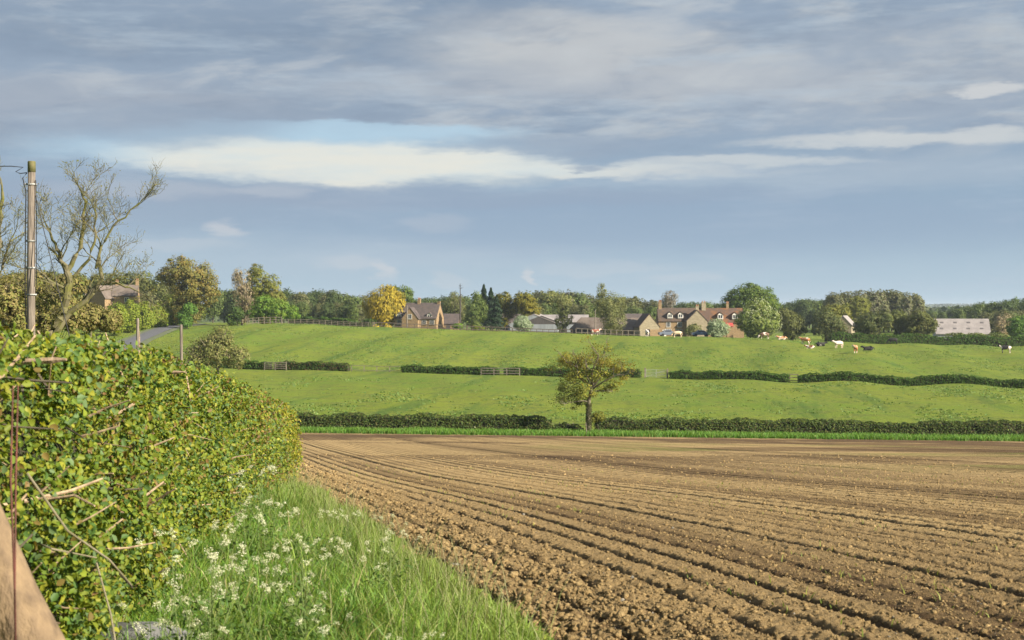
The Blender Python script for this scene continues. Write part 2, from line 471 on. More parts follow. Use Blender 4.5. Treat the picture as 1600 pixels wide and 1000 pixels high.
X0 = field_edge(YY) - 0.1
X1 = 0.40 * YY + 7.0
XX = X0 + (X1 - X0) * TTc ** 1.1
H, S, WH, ROW = soil_disp(XX, YY)
edge = np.minimum(sstep(0, 0.35, XX - X0), 1 - sstep(117.6, 118.6, YY))
ZZ = terr(XX, YY) + (0.05 + H) * edge - 0.10 * (1 - edge)
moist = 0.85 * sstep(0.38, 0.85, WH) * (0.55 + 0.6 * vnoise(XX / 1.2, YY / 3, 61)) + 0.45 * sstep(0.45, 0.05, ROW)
track = sstep(0.60, 0.74, vnoise(S / 0.85 + 9, YY * 0.004, 69)) * (.6 + .5 * vnoise(XX / 2, YY / 5, 60)) * (1 - .6 * sstep(30, 60, YY))
moist = moist + .60 * track
patch = sstep(0.50, 0.62, fbm(XX / 14 + 5, YY / 9, 4, 63)) * sstep(28, 70, YY)
stripe = sstep(0.5, 0.75, vnoise(S / 1.3, YY / 60, 64)) * 0.30
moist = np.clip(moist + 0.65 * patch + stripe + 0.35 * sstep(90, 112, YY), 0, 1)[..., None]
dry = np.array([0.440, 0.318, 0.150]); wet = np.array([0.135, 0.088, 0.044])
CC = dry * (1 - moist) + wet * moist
CC = CC * (0.88 + 0.24 * fbm(XX * 1.3, YY * 1.3, 4, 66))[..., None]
gr = sstep(0.47, 0.60, fbm(XX / 18 + 2, YY / 10, 3, 67)) * sstep(32, 48, YY) * (1 - sstep(80, 105, YY)) * sstep(-2, 6, XX) * (0.35 + 0.65 * sstep(0.35, 0.7, vnoise(S / 0.5, YY / 5, 68)))
CC = CC * (1 - 0.60 * gr[..., None]) + np.array([0.17, 0.20, 0.045]) * 0.60 * gr[..., None]
nr, nc = XX.shape
idx = np.arange(nr * nc).reshape(nr, nc)
quads = np.stack([idx[:-1, :-1], idx[:-1, 1:], idx[1:, 1:], idx[1:, :-1]], -1).reshape(-1, 4)
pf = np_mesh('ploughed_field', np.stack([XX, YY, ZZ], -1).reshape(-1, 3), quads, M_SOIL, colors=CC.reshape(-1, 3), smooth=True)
tag(pf, kind='structure')

# loose clods
def rocks(n, X, Y, size, zoff, colf, name, fine=False):
    base = np.array([(1, 0, 0), (-1, 0, 0), (0, 1, 0), (0, -1, 0), (0, 0, 1), (0, 0, -1)], float)
    sub = {}
    vs = [b for b in base]
    tris = [(0, 2, 4), (2, 1, 4), (1, 3, 4), (3, 0, 4), (2, 0, 5), (1, 2, 5), (3, 1, 5), (0, 3, 5)]
    nt_ = []
    for a_, b_, c_ in tris:
        def mid(i, j):
            key = (min(i, j), max(i, j))
            if key not in sub:
                m = vs[i] + vs[j]; vs.append(m / np.linalg.norm(m)); sub[key] = len(vs) - 1
            return sub[key]
        ab, bc, ca = mid(a_, b_), mid(b_, c_), mid(c_, a_)
        nt_ += [(a_, ab, ca), (ab, b_, bc), (ca, bc, c_), (ab, bc, ca)]
    if fine: vs, nt_ = vs[:6], tris
    B = np.array(vs); T = np.array(nt_); m = len(B)
    Vv = B[None] * (0.45 + 1.1 * rng.random((n, m, 1))) * size[:, None, None]
    Vv = Vv * (0.7 + 0.6 * rng.random((n, 1, 3))) * np.array([1, 1, 0.75])
    a = rng.random(n) * 2 * PI; ca, sa = np.cos(a)[:, None], np.sin(a)[:, None]
    x = Vv[..., 0] * ca - Vv[..., 1] * sa; y = Vv[..., 0] * sa + Vv[..., 1] * ca
    H_, *_r = soil_disp(X, Y)
    Z = terr(X, Y) + 0.05 + H_ + size * zoff
    P = np.stack([x + X[:, None], y + Y[:, None], Vv[..., 2] + Z[:, None]], -1)
    Fc = (T[None] + (np.arange(n) * m)[:, None, None]).reshape(-1, 3)
    return np_mesh(name, P.reshape(-1, 3), Fc, M_SOIL, colors=np.repeat(colf, m, 0))
def clod_set(n, y0, y1, pe, s0, s1, fine, name):
    Yc = np.exp(rng.uniform(math.log(y0), math.log(y1), n)); e = rng.random(n)
    Xc = field_edge(Yc) + 0.05 + np.where(rng.random(n) < pe, 1.3 * e ** 1.4, (0.36 * Yc + 4) * e)
    size = s0 + (s1 - s0) * rng.random(n) ** 4 + (Xc - field_edge(Yc) < 1.0) * (s1 - s0) * 1.1 * rng.random(n) ** 3
    size = size * (1 + 0.5 * sstep(20, 50, Yc))
    cf = dry * (0.72 + 0.45 * rng.random((n, 1))); cf[rng.random(n) < 0.006] = (0.40, 0.37, 0.30)
    return rocks(n, Xc, Yc, size, 0.1, cf, name, fine)
cl = clod_set(120000, 6.5, 34, .15, .004, .013, True, 'soil_crumbs'); tag(cl, 'fine crumbs of dry soil covering the near part of the plough', kind='stuff')
cl = clod_set(22000, 6.5, 60, .35, .008, .024, False, 'soil_clods')
tag(cl, 'crumbled brown soil clods scattered over the ploughed rows', kind='stuff')

# ------------------------------------------------------------------ leaf cards
def unit(v): return v / (np.linalg.norm(v, axis=-1, keepdims=True) + 1e-9)
def leaf_cards(C, Nn, size, aspect, cols, up=None, fold=0.25, six=False):
    """one small leaf per centre; Nn is the facing direction, returns verts, faces, colours"""
    n = len(C)
    r = unit(rng.normal(size=(n, 3))) if up is None else up
    a = unit(np.cross(Nn, r)); b = unit(np.cross(a, Nn))
    L = (size * aspect)[:, None]; Wd = size[:, None]
    if six:
        shp = [(-0.5, 0, 0), (-0.22, 0.42, 1), (0.2, 0.40, 1), (0.55, 0, 0), (0.2, -0.40, 1), (-0.22, -0.42, 1)]
        P = np.stack([C + b * (L * u_) + a * (Wd * v_) + Nn * (Wd * fold * f_) for u_, v_, f_ in shp], 1)
        base = np.array([[0, 1, 2, 3], [0, 3, 4, 5]])
        Fc = (base[None] + (np.arange(n) * 6)[:, None, None]).reshape(-1, 4)
        return P.reshape(-1, 3), Fc, np.repeat(cols, 6, 0)
    j = 0.7 + 0.6 * rng.random((n, 4, 1))
    P = np.stack([C - b * L * 0.5 * j[:, 0], C + a * Wd * 0.5 * j[:, 1] + Nn * Wd * fold * 0.3, C + b * L * 0.5 * j[:, 2], C - a * Wd * 0.5 * j[:, 3] + Nn * Wd * fold * 0.3], 1)
    Fc = np.arange(n * 4).reshape(n, 4)
    return P.reshape(-1, 3), Fc, np.repeat(cols, 4, 0)
def palette(n, pal, jit=0.18):
    pal = np.array([p_[:3] for p_ in pal], float) if len(pal[0]) == 3 else np.array(pal, float)
    w = None
    if pal.shape[1] == 4: w = pal[:, 3] / pal[:, 3].sum(); pal = pal[:, :3]
    i = rng.choice(len(pal), n, p=w)
    return pal[i] * (1 - jit + 2 * jit * rng.random((n, 1)))

# ------------------------------------------------------------------ the long front hedge
def front_hedge():
    root = empty('hedge', (hedge_x(8) - 0.6, 8, tz(hedge_x(8) - .6, 8)))
    tag(root, 'long clipped hawthorn hedge running away along the left of the ploughed field', 'hedge')
    o = Vector(root.location)
    Hh, Wd = 1.545, 1.35
    y0, y1 = 3.2, 36.5
    def top(y, w): return Hh + 0.07 * (fbm(y * 1.3, w * 2, 3, 71) - 0.5) * 2 + 0.05 * (vnoise(y * 5, w * 5, 72) - .5)
    def bulge(y, h): return 0.22 * (fbm(y * 1.1, h * 1.6, 3, 73) - 0.5) * 2 + 0.17 * (vnoise(y * 4.2, h * 4.6, 74) - .5) - 0.10 * (h / Hh) ** 2 + 0.03
    # woody core
    mbv, cs = [], 90
    ysn = np.linspace(y0 + .3, y1 - .3, cs)
    prof = [(-0.30, 0.12), (-0.22, 0.6), (-0.32, 1.05), (-0.42, 1.28), (-0.75, 1.33), (-1.1, 1.2), (-1.12, 0.5), (-1.05, .05)]
    for y in ysn:
        for (w, h) in prof:
            x = hedge_x(y) + w + 0.10 * (random.random() - .5) + 0.4 * 0
            mbv.append((x - o.x, y - o.y, tz(x, y) + h + 0.1 * (random.random() - .5) - o.z))
    m = len(prof); fs = []
    for i in range(cs - 1):
        for j in range(m):
            fs.append((i * m + j, i * m + (j + 1) % m, (i + 1) * m + (j + 1) % m, (i + 1) * m + j))
    mb = MB(); mb.v = mbv; mb.f = fs + [tuple(range(m)), tuple(range((cs - 1) * m, cs * m))[::-1]]
    mb.build('inner_wood', M_HEDGECORE, root)
    # leaves in short shoots
    Cs, Ns, Sz, Cl = [], [], [], []
    def batch(n, ya, yb, where, szk):
        y = rng.uniform(ya, yb, n)
        dep = np.minimum(rng.exponential(0.085, n), 0.36) - 0.03
        if where == 'face':
            h = 0.10 + (Hh - 0.08) * rng.random(n) ** 0.9
            low = sstep(0.5, 0.1, h)
            keep = rng.random(n) > low * 0.45
            h2 = h
            x = hedge_x(y) + bulge(y, h2) - dep
            nrm = np.tile([0.85, -0.15, 0.25], (n, 1))
        else:
            w = rng.random(n) * Wd
            keep = np.ones(n, bool)
            x = hedge_x(y) - w - 0.03
            h2 = top(y, w) - dep
            nrm = np.tile([0.15, -0.1, 0.9], (n, 1))
        z = terr(hedge_x(y) - .5, y) + h2
        shoots = np.stack([x, y, z], -1)[keep]; nrm = nrm[keep]; dep = dep[keep]
        # thin, dark gaps
        g_ = fbm(shoots[:, 1] * 2.4, shoots[:, 2] * 2.4 + shoots[:, 0] * 1.3, 3, 77)
        kk = (g_ > 0.44) | (rng.random(len(g_)) < 0.24)
        shoots, nrm, dep = shoots[kk], nrm[kk], dep[kk]
        m_ = 5
        sc = rng.normal(size=(len(shoots), m_, 3)) * 0.030 * szk + shoots[:, None]
        sdir = unit(nrm * 0.8 + rng.normal(size=nrm.shape) * 0.5)
        sc = sc + sdir[:, None] * (np.linspace(-.5, 1, m_)[None, :, None] * 0.055)
        nn = unit(nrm[:, None] * 0.55 + rng.normal(size=sc.shape) * 0.62 + np.array([0.1, -.1, 0.25]))
        c_ = sc.reshape(-1, 3); q = len(c_)
        zone = fbm(c_[:, 1] * 0.9 + 7, c_[:, 2] * 1.4, 3, 79)
        colr = palette(q, [(0.155, 0.190, 0.020, 4), (0.108, 0.160, 0.020, 4), (0.055, 0.105, 0.022, 3), (0.215, 0.220, 0.024, 2), (0.15, 0.110, 0.030, .8), (0.10, 0.155, 0.06, 1)], 0.2)
        far = sstep(17, 24, c_[:, 1]) * 0.6 * (zone > .45)
        redd = (rng.random(q) < (0.10 * (zone > .52) + 0.30 * far * sstep(34, 28, c_[:, 1])))
        colr[redd] = palette(int(redd.sum()), [(0.18, 0.125, 0.032), (0.16, 0.100, 0.035)], 0.25)
        yel = (c_[:, 1] > 29) & (rng.random(q) < 0.45)
        colr[yel] = palette(int(yel.sum()), [(0.25, 0.23, 0.025), (0.20, 0.20, 0.02)], 0.2)
        colr = colr * np.array([1.0, 1.0, 1.0]) * (.98 + .32 * fbm(c_[:, 1] * 1.7, c_[:, 2] * 2.2, 3, 70)[:, None])
        Cs.append(c_); Ns.append(nn.reshape(-1, 3)); Cl.append(colr)
        Sz.append((0.012 + 0.024 * rng.random(q) ** 1.4) * szk)
    for ya, yb, dens, szk in ((3.2, 5, 200, 1.0), (5, 8, 1080, 1.0), (8, 12, 960, 1.0), (12, 18, 660, 1.12), (18, 26, 380, 1.3), (26, 36.5, 290, 1.5)):
        batch(int(dens * (yb - ya) * Hh), ya, yb, 'face', szk)
        batch(int(dens * (yb - ya) * Wd * 0.9), ya, yb, 'top', szk)
    # young shoots standing out of the clipped surface
    m_ = 520; ys_ = np.exp(rng.uniform(math.log(4.5), math.log(35), m_)); tp_ = rng.random(m_) < .6
    ww_ = rng.random(m_) * Wd; h_ = np.where(tp_, Hh - .02, .25 + (Hh - .35) * rng.random(m_))
    xs_ = np.where(tp_, hedge_x(ys_) - ww_, hedge_x(ys_) + bulge(ys_, h_))
    dr_ = unit(np.where(tp_[:, None], [0.1, -.05, 1.0], [.8, -.2, .55]) + rng.normal(size=(m_, 3)) * .35); ln_ = .04 + .11 * rng.random(m_) ** 1.6
    q = 8; tt_ = np.linspace(0.1, 1, q)[None, :, None]
    sp_ = np.stack([xs_, ys_, terr(hedge_x(ys_) - .5, ys_) + h_], -1)[:, None] + dr_[:, None] * tt_ * ln_[:, None, None] + rng.normal(size=(m_, q, 3)) * .008
    Cs.append(sp_.reshape(-1, 3)); Ns.append(unit(rng.normal(size=(m_ * q, 3)) + [.2, -.1, .5])); Sz.append(.014 + .012 * rng.random(m_ * q))
    Cl.append(palette(m_ * q, [(0.19, 0.20, 0.03, 3), (.15, .17, .025, 3), (.20, .12, .05, 1.6)], .2))
    # the two ends
    for ye, sg in ((y1, 1), (y0, -1)):
        n_ = 1500
        w = rng.random(n_) * Wd; h = rng.random(n_) * Hh
        x = hedge_x(ye) - w; z = terr(x, x * 0 + ye) + h
        c_ = np.stack([x, ye + 0.12 * rng.normal(size=n_), z], -1)
        Cs.append(c_); Ns.append(unit(rng.normal(size=(n_, 3)) + np.array([0, sg, 0]))); Sz.append(np.full(n_, 0.06))
        Cl.append(palette(n_, [(0.13, 0.14, 0.02), (0.09, 0.12, 0.02)]))
    C = np.concatenate(Cs); Nn = np.concatenate(Ns); Sz_ = np.concatenate(Sz); Cc = np.concatenate(Cl)
    v, f, cc = leaf_cards(C - np.array(o), Nn, Sz_, 1.15 + 0.3 * rng.random(len(C)), Cc, six=True)
    np_mesh('foliage', v, f, M_LEAF, root, cc)
    # cut twigs poking out, pale where the flail broke them
    tw, pale = MB(), MB()
    for i in range(520):
        y = math.exp(random.uniform(math.log(4.6), math.log(34)))
        if random.random() < 0.45:
            w = random.uniform(0, Wd); h = Hh - 0.05; x = hedge_x(y) - w
            d = Vector((random.uniform(-.6, .6), random.uniform(-.6, .6), random.uniform(.3, 1))).normalized(); ln = random.uniform(.08, .2)
        else:
            h = random.uniform(.25, Hh - .1); x = hedge_x(y) + float(bulge(np.array(y), np.array(h))) - 0.1
            d = Vector((random.uniform(.25, 1), random.uniform(-1, .3), random.uniform(-.25, .7))).normalized(); ln = random.uniform(.12, .26)
        p0 = Vector((x, y, tz(x, y) + h)) - o - d * 0.15
        p1 = p0 + d * (ln + .08); p2 = p1 + (d + Vector((random.uniform(-.4, .4),) * 3)).normalized() * ln * .6
        r = random.uniform(.003, .007)
        tgt = pale if random.random() < .55 else tw
        tgt.tube([p0, p1, p2], [r * 1.3, r, r * .6], 5)
    for i in range(60):        # bigger shattered branch ends
        y = math.exp(random.uniform(math.log(5), math.log(26)))
        top_ = random.random() < .5; y = max(y, 6.2)
        x = hedge_x(y) - (random.uniform(0, 1.0) if top_ else 0.05)
        h = Hh - .04 if top_ else random.uniform(.4, Hh - .1)
        p0 = Vector((x, y, tz(x, y) + h)) - o
        d = Vector((random.uniform(.3, 1), random.uniform(-.8, .2), random.uniform(-.1, .6))).normalized()
        r = random.uniform(.008, .016)
        pale.tube([p0 - d * .12, p0 + d * .04, p0 + d * random.uniform(.07, .14)], [r, r, r * .35], 6)
    tag(tw.build('twigs', M_BARK, root), kind='stuff'); tag(pale.build('cut_branch_ends', M_CUTWOOD, root), kind='stuff')
    # long bare stems in front of the near end
    st = MB()
    def P(px, py, D): return Vector((wx_(px, D), D, wz_(py, D))) - o
    st.tube([P(42, 740, 6.0), P(105, 770 + 60, 5.9), P(170, 875, 5.9), P(205, 915, 6.0)], [.005, .0045, .004, .003], 6)
    st.tube([P(40, 842, 6.0), P(80, 858, 5.9), P(150, 872, 6.0)], [.005, .004, .003], 6)
    st.tube([P(150, 880, 6.0), P(172, 960, 5.9), P(185, 1040, 5.8)], [.004, .004, .005], 6)
    st.build('stems', M_BARKPALE, root)
front_hedge()

# leaning broken post and the stems across it
post = empty('post', (0, 0, 0))
D = 4.6
b0 = Vector((wx_(188, D), D, -1.72)); t0 = Vector((wx_(-99, D), D + .05, wz_(690, D)))
post.location = b0
mb = MB(); ax = t0 - b0
pts, rr = [], []
for i in range(9):
    f_ = i / 8; pts.append(ax * (f_ * 1.02) + Vector((0.012 * math.sin(f_ * 5), 0, 0))); rr.append(0.118 - 0.035 * f_ + .004 * math.sin(f_ * 17))
pts[0] -= ax * 0.25
mb.tube(pts, rr, 20)
M_POSTW = mat_noise('barkless_wood', (0.22, 0.155, 0.088), (0.10, 0.07, 0.045), 9, 0.9, 0.8, (2, 2, 1.0), lo=.25, hi=.8, bdist=.03)
mb.build('trunk', M_POSTW, post, smooth=True)
tag(post, 'thick leaning barkless trunk at the near end of the hedge', 'post')
mb = MB()
for a in (58, 62):
    mb.tube([Vector((wx_(28, D - .25), D - .25, -1.75)) - b0, Vector((wx_(22, D - .22), D - .22, wz_(900, D))) - b0, Vector((wx_(16 + (a - 58) * 2, D - .2), D - .2, wz_(740, D))) - b0, Vector((wx_(20 + (a - 58) * 2, D - .1), D - .1, wz_(600, D))) - b0], [.0035, .003, .003, .002], 6)
stem = mb.build('bramble_stem', mat_noise('bramble_bark', (0.13, 0.045, 0.035), (0.09, 0.04, 0.03), 8), None, loc=b0)
tag(stem, 'thin reddish bramble stems climbing in front of the leaning trunk', 'bramble')
stone = empty('stone', (wx_(215, 7.6), 7.6, tz(wx_(215, 7.6), 7.6)))
sr = np.random.default_rng(4)
mb = MB()
for i in range(9):
    a = i / 9 * 2 * PI
ring = []
for lz, rad in ((0, .2), (.07, .23), (.15, .19), (.19, .08)):
    ring.append([(rad * (0.8 + .4 * sr.random()) * math.cos(a) * 1.3, rad * (0.8 + .4 * sr.random()) * math.sin(a) * .8, lz + .03 * sr.random()) for a in np.arange(0, 2 * PI, 2 * PI / 9)])
for rg in ring: mb.v += rg
for i in range(3):
    for j in range(9): mb.f.append((i * 9 + j, i * 9 + (j + 1) % 9, (i + 1) * 9 + (j + 1) % 9, (i + 1) * 9 + j))
mb.f.append(tuple(range(27, 36)))
mb.build('rock', mat_noise('limestone', (0.15, 0.15, 0.14), (0.09, 0.09, 0.085), 9, .9, .5), stone)
tag(stone, 'pale grey stone at the foot of the front hedge', 'stone')

# ------------------------------------------------------------------ verge grass
def blades(X, Y, h, w, lean, cols, name, z=None):
    n = len(X); z = terr(X, Y) if z is None else z
    a = rng.random(n) * 2 * PI; dirx, diry = np.cos(a), np.sin(a)
    b = rng.random(n) * 2 * PI; sx, sy = np.cos(b), np.sin(b)
    P = np.zeros((n, 7, 3)); lv = [(0, 1.0), (0.4, 0.85), (0.75, 0.55)]
    for i, (t_, ww) in enumerate(lv):
        cx = X + dirx * lean * h * t_ ** 2; cy = Y + diry * lean * h * t_ ** 2; cz = z + h * t_ * (1 - 0.25 * lean * t_)
        P[:, 2 * i] = np.stack([cx - sx * w * ww / 2, cy - sy * w * ww / 2, cz], -1)
        P[:, 2 * i + 1] = np.stack([cx + sx * w * ww / 2, cy + sy * w * ww / 2, cz], -1)
    P[:, 6] = np.stack([X + dirx * lean * h, Y + diry * lean * h, z + h * (1 - .35 * lean)], -1)
    base = np.array([[0, 1, 3, 2], [2, 3, 5, 4], [4, 5, 6, 6]])
    F4 = base[:2]; F3 = np.array([[4, 5, 6]])
    off = (np.arange(n) * 7)[:, None, None]
    tr = np.concatenate([F4[:, [0, 1, 2]], F4[:, [0, 2, 3]], F3])
    Fc = (tr[None] + off).reshape(-1, 3)
    return np_mesh(name, P.reshape(-1, 3), Fc, M_GRASS, colors=np.repeat(cols, 7, 0))
Xs, Ys = [], []
for ya, yb, dens in ((6.0, 9, 3400), (9, 13, 2500), (13, 19, 1500), (19, 27, 850), (27, 37, 520)):
    n = int((yb - ya) * 3.4 * dens)
    y = rng.uniform(ya, yb, n); x = rng.uniform(-1, 1, n)
    lo, hi = hedge_x(y) - 0.25, field_edge(y) + 0.10
    x = lo + (hi - lo) * rng.random(n)
    k_ = rng.random(n) < np.clip((hi - lo) / 3.4, 0.1, 1)
    Xs.append(x[k_]); Ys.append(y[k_])
X = np.concatenate(Xs); Y = np.concatenate(Ys)
rel = (field_edge(Y) - X)
n = len(X)
hh = (0.08 + 0.19 * rng.random(n)) * (0.5 + 0.5 * sstep(-0.1, 1.0, rel)) * (0.6 + 0.9 * fbm(X * 1.5, Y * 1.5, 3, 81))
tallb = rng.random(n) < 0.06
hh[tallb] *= 1.6
w = (0.0035 + 0.0085 * rng.random(n) ** 2) * (1 + sstep(12, 36, Y) * 1.8)
zb = np.where(fbm(X * .9 + 3, Y * .7, 3, 84) > .5, 1.12, .84)[:, None]
cg = zb * palette(n, [(0.108, 0.205, 0.022, 4), (0.062, 0.142, 0.018, 4), (0.165, 0.235, 0.032, 3), (0.21, 0.22, 0.065, 1.0), (0.32, 0.27, 0.14, .45)], 0.2)
pe = (sstep(1.1, 0.0, rel) * 0.6)[:, None]
cg = cg * (1 - pe) + np.array([0.180, 0.240, 0.045]) * pe * (0.8 + .4 * rng.random((n, 1)))
gv = blades(X, Y, hh, w, 0.15 + 0.75 * rng.random(n), cg, 'grass')
tag(gv, 'long green grass on the verge between hedge and ploughed field', kind='stuff')
# fine pale seed-head grasses along the edge of the plough
n = 1300
y = np.exp(rng.uniform(math.log(7.5), math.log(36), n)); x = field_edge(y) - np.abs(rng.normal(0, .55, n)) + .05
hh = 0.28 + 0.25 * rng.random(n)
gs = blades(x, y, hh, 0.002 + 0.0015 * rng.random(n) + y * 6e-5, 0.2 + .3 * rng.random(n), palette(n, [(0.26, 0.27, 0.12), (0.22, 0.26, 0.08), (0.24, 0.22, 0.12)]), 'seed_grass')
tag(gs, 'thin pale seeding grass stalks beside the ploughed edge', kind='stuff')
# far verge in front of the second hedge
n = 60000
x = rng.uniform(-24, 62, n); y = rng.uniform(118.1, 122.6, n)
hh = (0.22 + .30 * rng.random(n)) * (0.7 + .6 * fbm(x * .5, y * .5, 3, 83)); 
gf = blades(x, y, hh, 0.035 + .03 * rng.random(n), .2 + .5 * rng.random(n), palette(n, [(0.090, 0.200, 0.022, 3), (0.125, 0.225, 0.03, 2), (0.17, 0.21, 0.05, .5)], .2), 'far_verge_grass')
tag(gf, 'strip of bright green grass between plough and far hedge', kind='stuff')
# meadow tussocks
n = 26000
D_ = rng.uniform(130, 335, n); x = (rng.random(n) * 1.0 - .38) * 0.80 * D_ - 4
k_ = ((fbm((x * .99 - D_ * .12) / 6, D_ / 20, 3, 85) > 0.55) & (rng.random(n) < .8)) | (rng.random(n) < .07)
k_ &= ~((D_ > 200) & (D_ < 222)); x, D_ = x[k_], D_[k_]
tx = np.repeat(x, 7) + rng.normal(0, .22, len(x) * 7); ty = np.repeat(D_, 7) + rng.normal(0, .22, len(x) * 7); n = len(tx)
tu = blades(tx, ty, 0.07 + .11 * rng.random(n), 0.10 + .08 * rng.random(n), .5 + .5 * rng.random(n), palette(n, [(0.10, 0.185, 0.040), (0.125, 0.20, 0.040), (0.16, 0.20, 0.045)], .2), 'meadow_tussocks')
tag(tu, 'dark green tussocks dotted over the grazed meadows', kind='stuff')
# crop seedlings along the drilled rows
n = 9000
ss = (rng.integers(4, 90, n)) * 0.37 + .05; y = np.exp(rng.uniform(math.log(7), math.log(45), n))
x = ss * 1.02 - 0.2 * y + rng.normal(0, .03, n)
k_ = (x > field_edge(y) + 1.2) & (x < .4 * y + 5) & (hash2(np.floor(ss / .37), ss * 0, 88) > .6) & (vnoise(ss / 1.3, y / 3, 87) > .35); x, y = x[k_], y[k_]; n = len(x)
hd, *_r = soil_disp(x, y)
se = blades(x, y, 0.035 + .04 * rng.random(n), 0.006 + y * 2e-4, .4 + .4 * rng.random(n), palette(n, [(0.22, 0.25, 0.04), (0.15, 0.20, 0.03)]), 'crop_seedlings', z=terr(x, y) + .05 + hd)
tag(se, 'tiny yellow green crop seedlings in rows on the bare soil', kind='stuff')

# ------------------------------------------------------------------ cow parsley
def parsley_proto(h, heads, seed):
    r_ = random.Random(seed); root = empty('cow_parsley', (0, 0, -50))
    mb = MB(); tips = []
    top = Vector((r_.uniform(-.06, .06), r_.uniform(-.06, .06), h * .8))
    mb.tube([(0, 0, 0), top * .5 + Vector((.01, 0, 0)), top], [.004, .0035, .0025], 5)
    for i in range(heads):
        a = i * 2.4 + r_.random(); f0 = r_.uniform(.45, 1.0)
        p0 = top * f0
        ln = h * (1.02 - .8 * f0) * r_.uniform(.75, 1.05)
        p1 = p0 + Vector((math.cos(a) * ln * .5, math.sin(a) * ln * .5, ln * .8))
        mb.tube([p0, (p0 + p1) / 2 + Vector((math.cos(a), math.sin(a), 0)) * .015, p1], [.0025, .002, .0015], 4); tips.append(p1)
    mb.build('stem', mat_noise('green_stem', (0.12, 0.17, 0.05), (0.10, 0.13, 0.04), 5), root)
    n_ = 130
    lc = np.zeros((n_, 3)); t_ = rng.random(n_) ; an = rng.random(n_) * 2 * PI
    rad = 0.02 + 0.14 * rng.random(n_)
    lc[:, 0] = np.cos(an) * rad; lc[:, 1] = np.sin(an) * rad; lc[:, 2] = h * (.08 + .55 * t_)
    v, f, cc = leaf_cards(lc, unit(rng.normal(size=(n_, 3)) * .5 + [0.2, -.2, 1]), 0.012 + .012 * rng.random(n_), np.full(n_, 2.2), palette(n_, [(0.07, 0.13, 0.025), (0.10, 0.16, 0.03)]))
    np_mesh('leaves', v, f, M_GRASS, root, cc)
    for tp in tips:
        m_ = r_.randint(9, 13); C_ = []
        R0 = r_.uniform(.014, .028); tlx, tly = r_.uniform(-.6, .6), r_.uniform(-.2, .9); zj = [r_.gauss(0, .007) for _ in range(m_)]
        for j in range(m_):
            a = j * 2.399; rr_ = R0 * math.sqrt((j + .4) / m_)
            for q in range(9):
                ux, uy = rr_ * math.cos(a), rr_ * math.sin(a)
                C_.append((tp.x + ux + r_.gauss(0, .0045), tp.y + uy + r_.gauss(0, .0045), tp.z + .022 - rr_ * .5 + tlx * ux + tly * uy + zj[j] + r_.gauss(0, .004)))
        C_ = np.array(C_); q = len(C_)
        v, f, cc = leaf_cards(C_, unit(rng.normal(size=(q, 3)) * .7 + [.2, -.4, .8]), np.full(q, .0058), np.full(q, 1.0), palette(q, [(0.62, 0.62, 0.46), (0.52, 0.54, 0.34)], .08))
        np_mesh('flower_head', v, f, M_PETAL, root, cc)
    return root
protos = [parsley_proto(.62, 4, 1), parsley_proto(.5, 3, 2), parsley_proto(.72, 5, 3), parsley_proto(.42, 3, 4)]
spots = []
def cluster(px0, px1, py0, py1, n, tall=1.0):
    for i in range(n):
        px, py = random.uniform(px0, px1), random.uniform(py0, py1)
        # where the flower heads (about 0.55 m above the verge) meet the line of sight
        Dd = 6.0
        for _ in range(400):
            Dd += .1
            if wz_(py, Dd) < tz(wx_(px, Dd), Dd) + .55: break
        spots.append((wx_(px, Dd), Dd, tall))
cluster(330, 510, 780, 905, 22, .85); cluster(200, 330, 880, 975, 10, .9); cluster(480, 560, 750, 800, 4, .8); cluster(420, 740, 890, 995, 8, .6); cluster(560, 640, 780, 830, 5, .8)
cluster(340, 470, 745, 790, 6)
used = set()
for i, (x, y, tall) in enumerate(spots):
    p = i % 4
    if x > field_edge(np.array(y)) + .15: x = float(field_edge(np.array(y))) - .1
    x = max(x, float(hedge_x(y)) + 0.05)
    o = protos[p] if p not in used else copy_tree(protos[p])
    used.add(p)
    s = random.uniform(.8, 1.15) * tall
    o.location = (x, y, tz(x, y)); o.rotation_euler = (random.uniform(-.1, .1), random.uniform(-.1, .1), random.uniform(0, 6.28)); o.scale = (s, s, s)
    tag(o, 'cow parsley plant with lacy white flower heads in the verge grass', 'cow parsley', 'cow parsley along the verge')

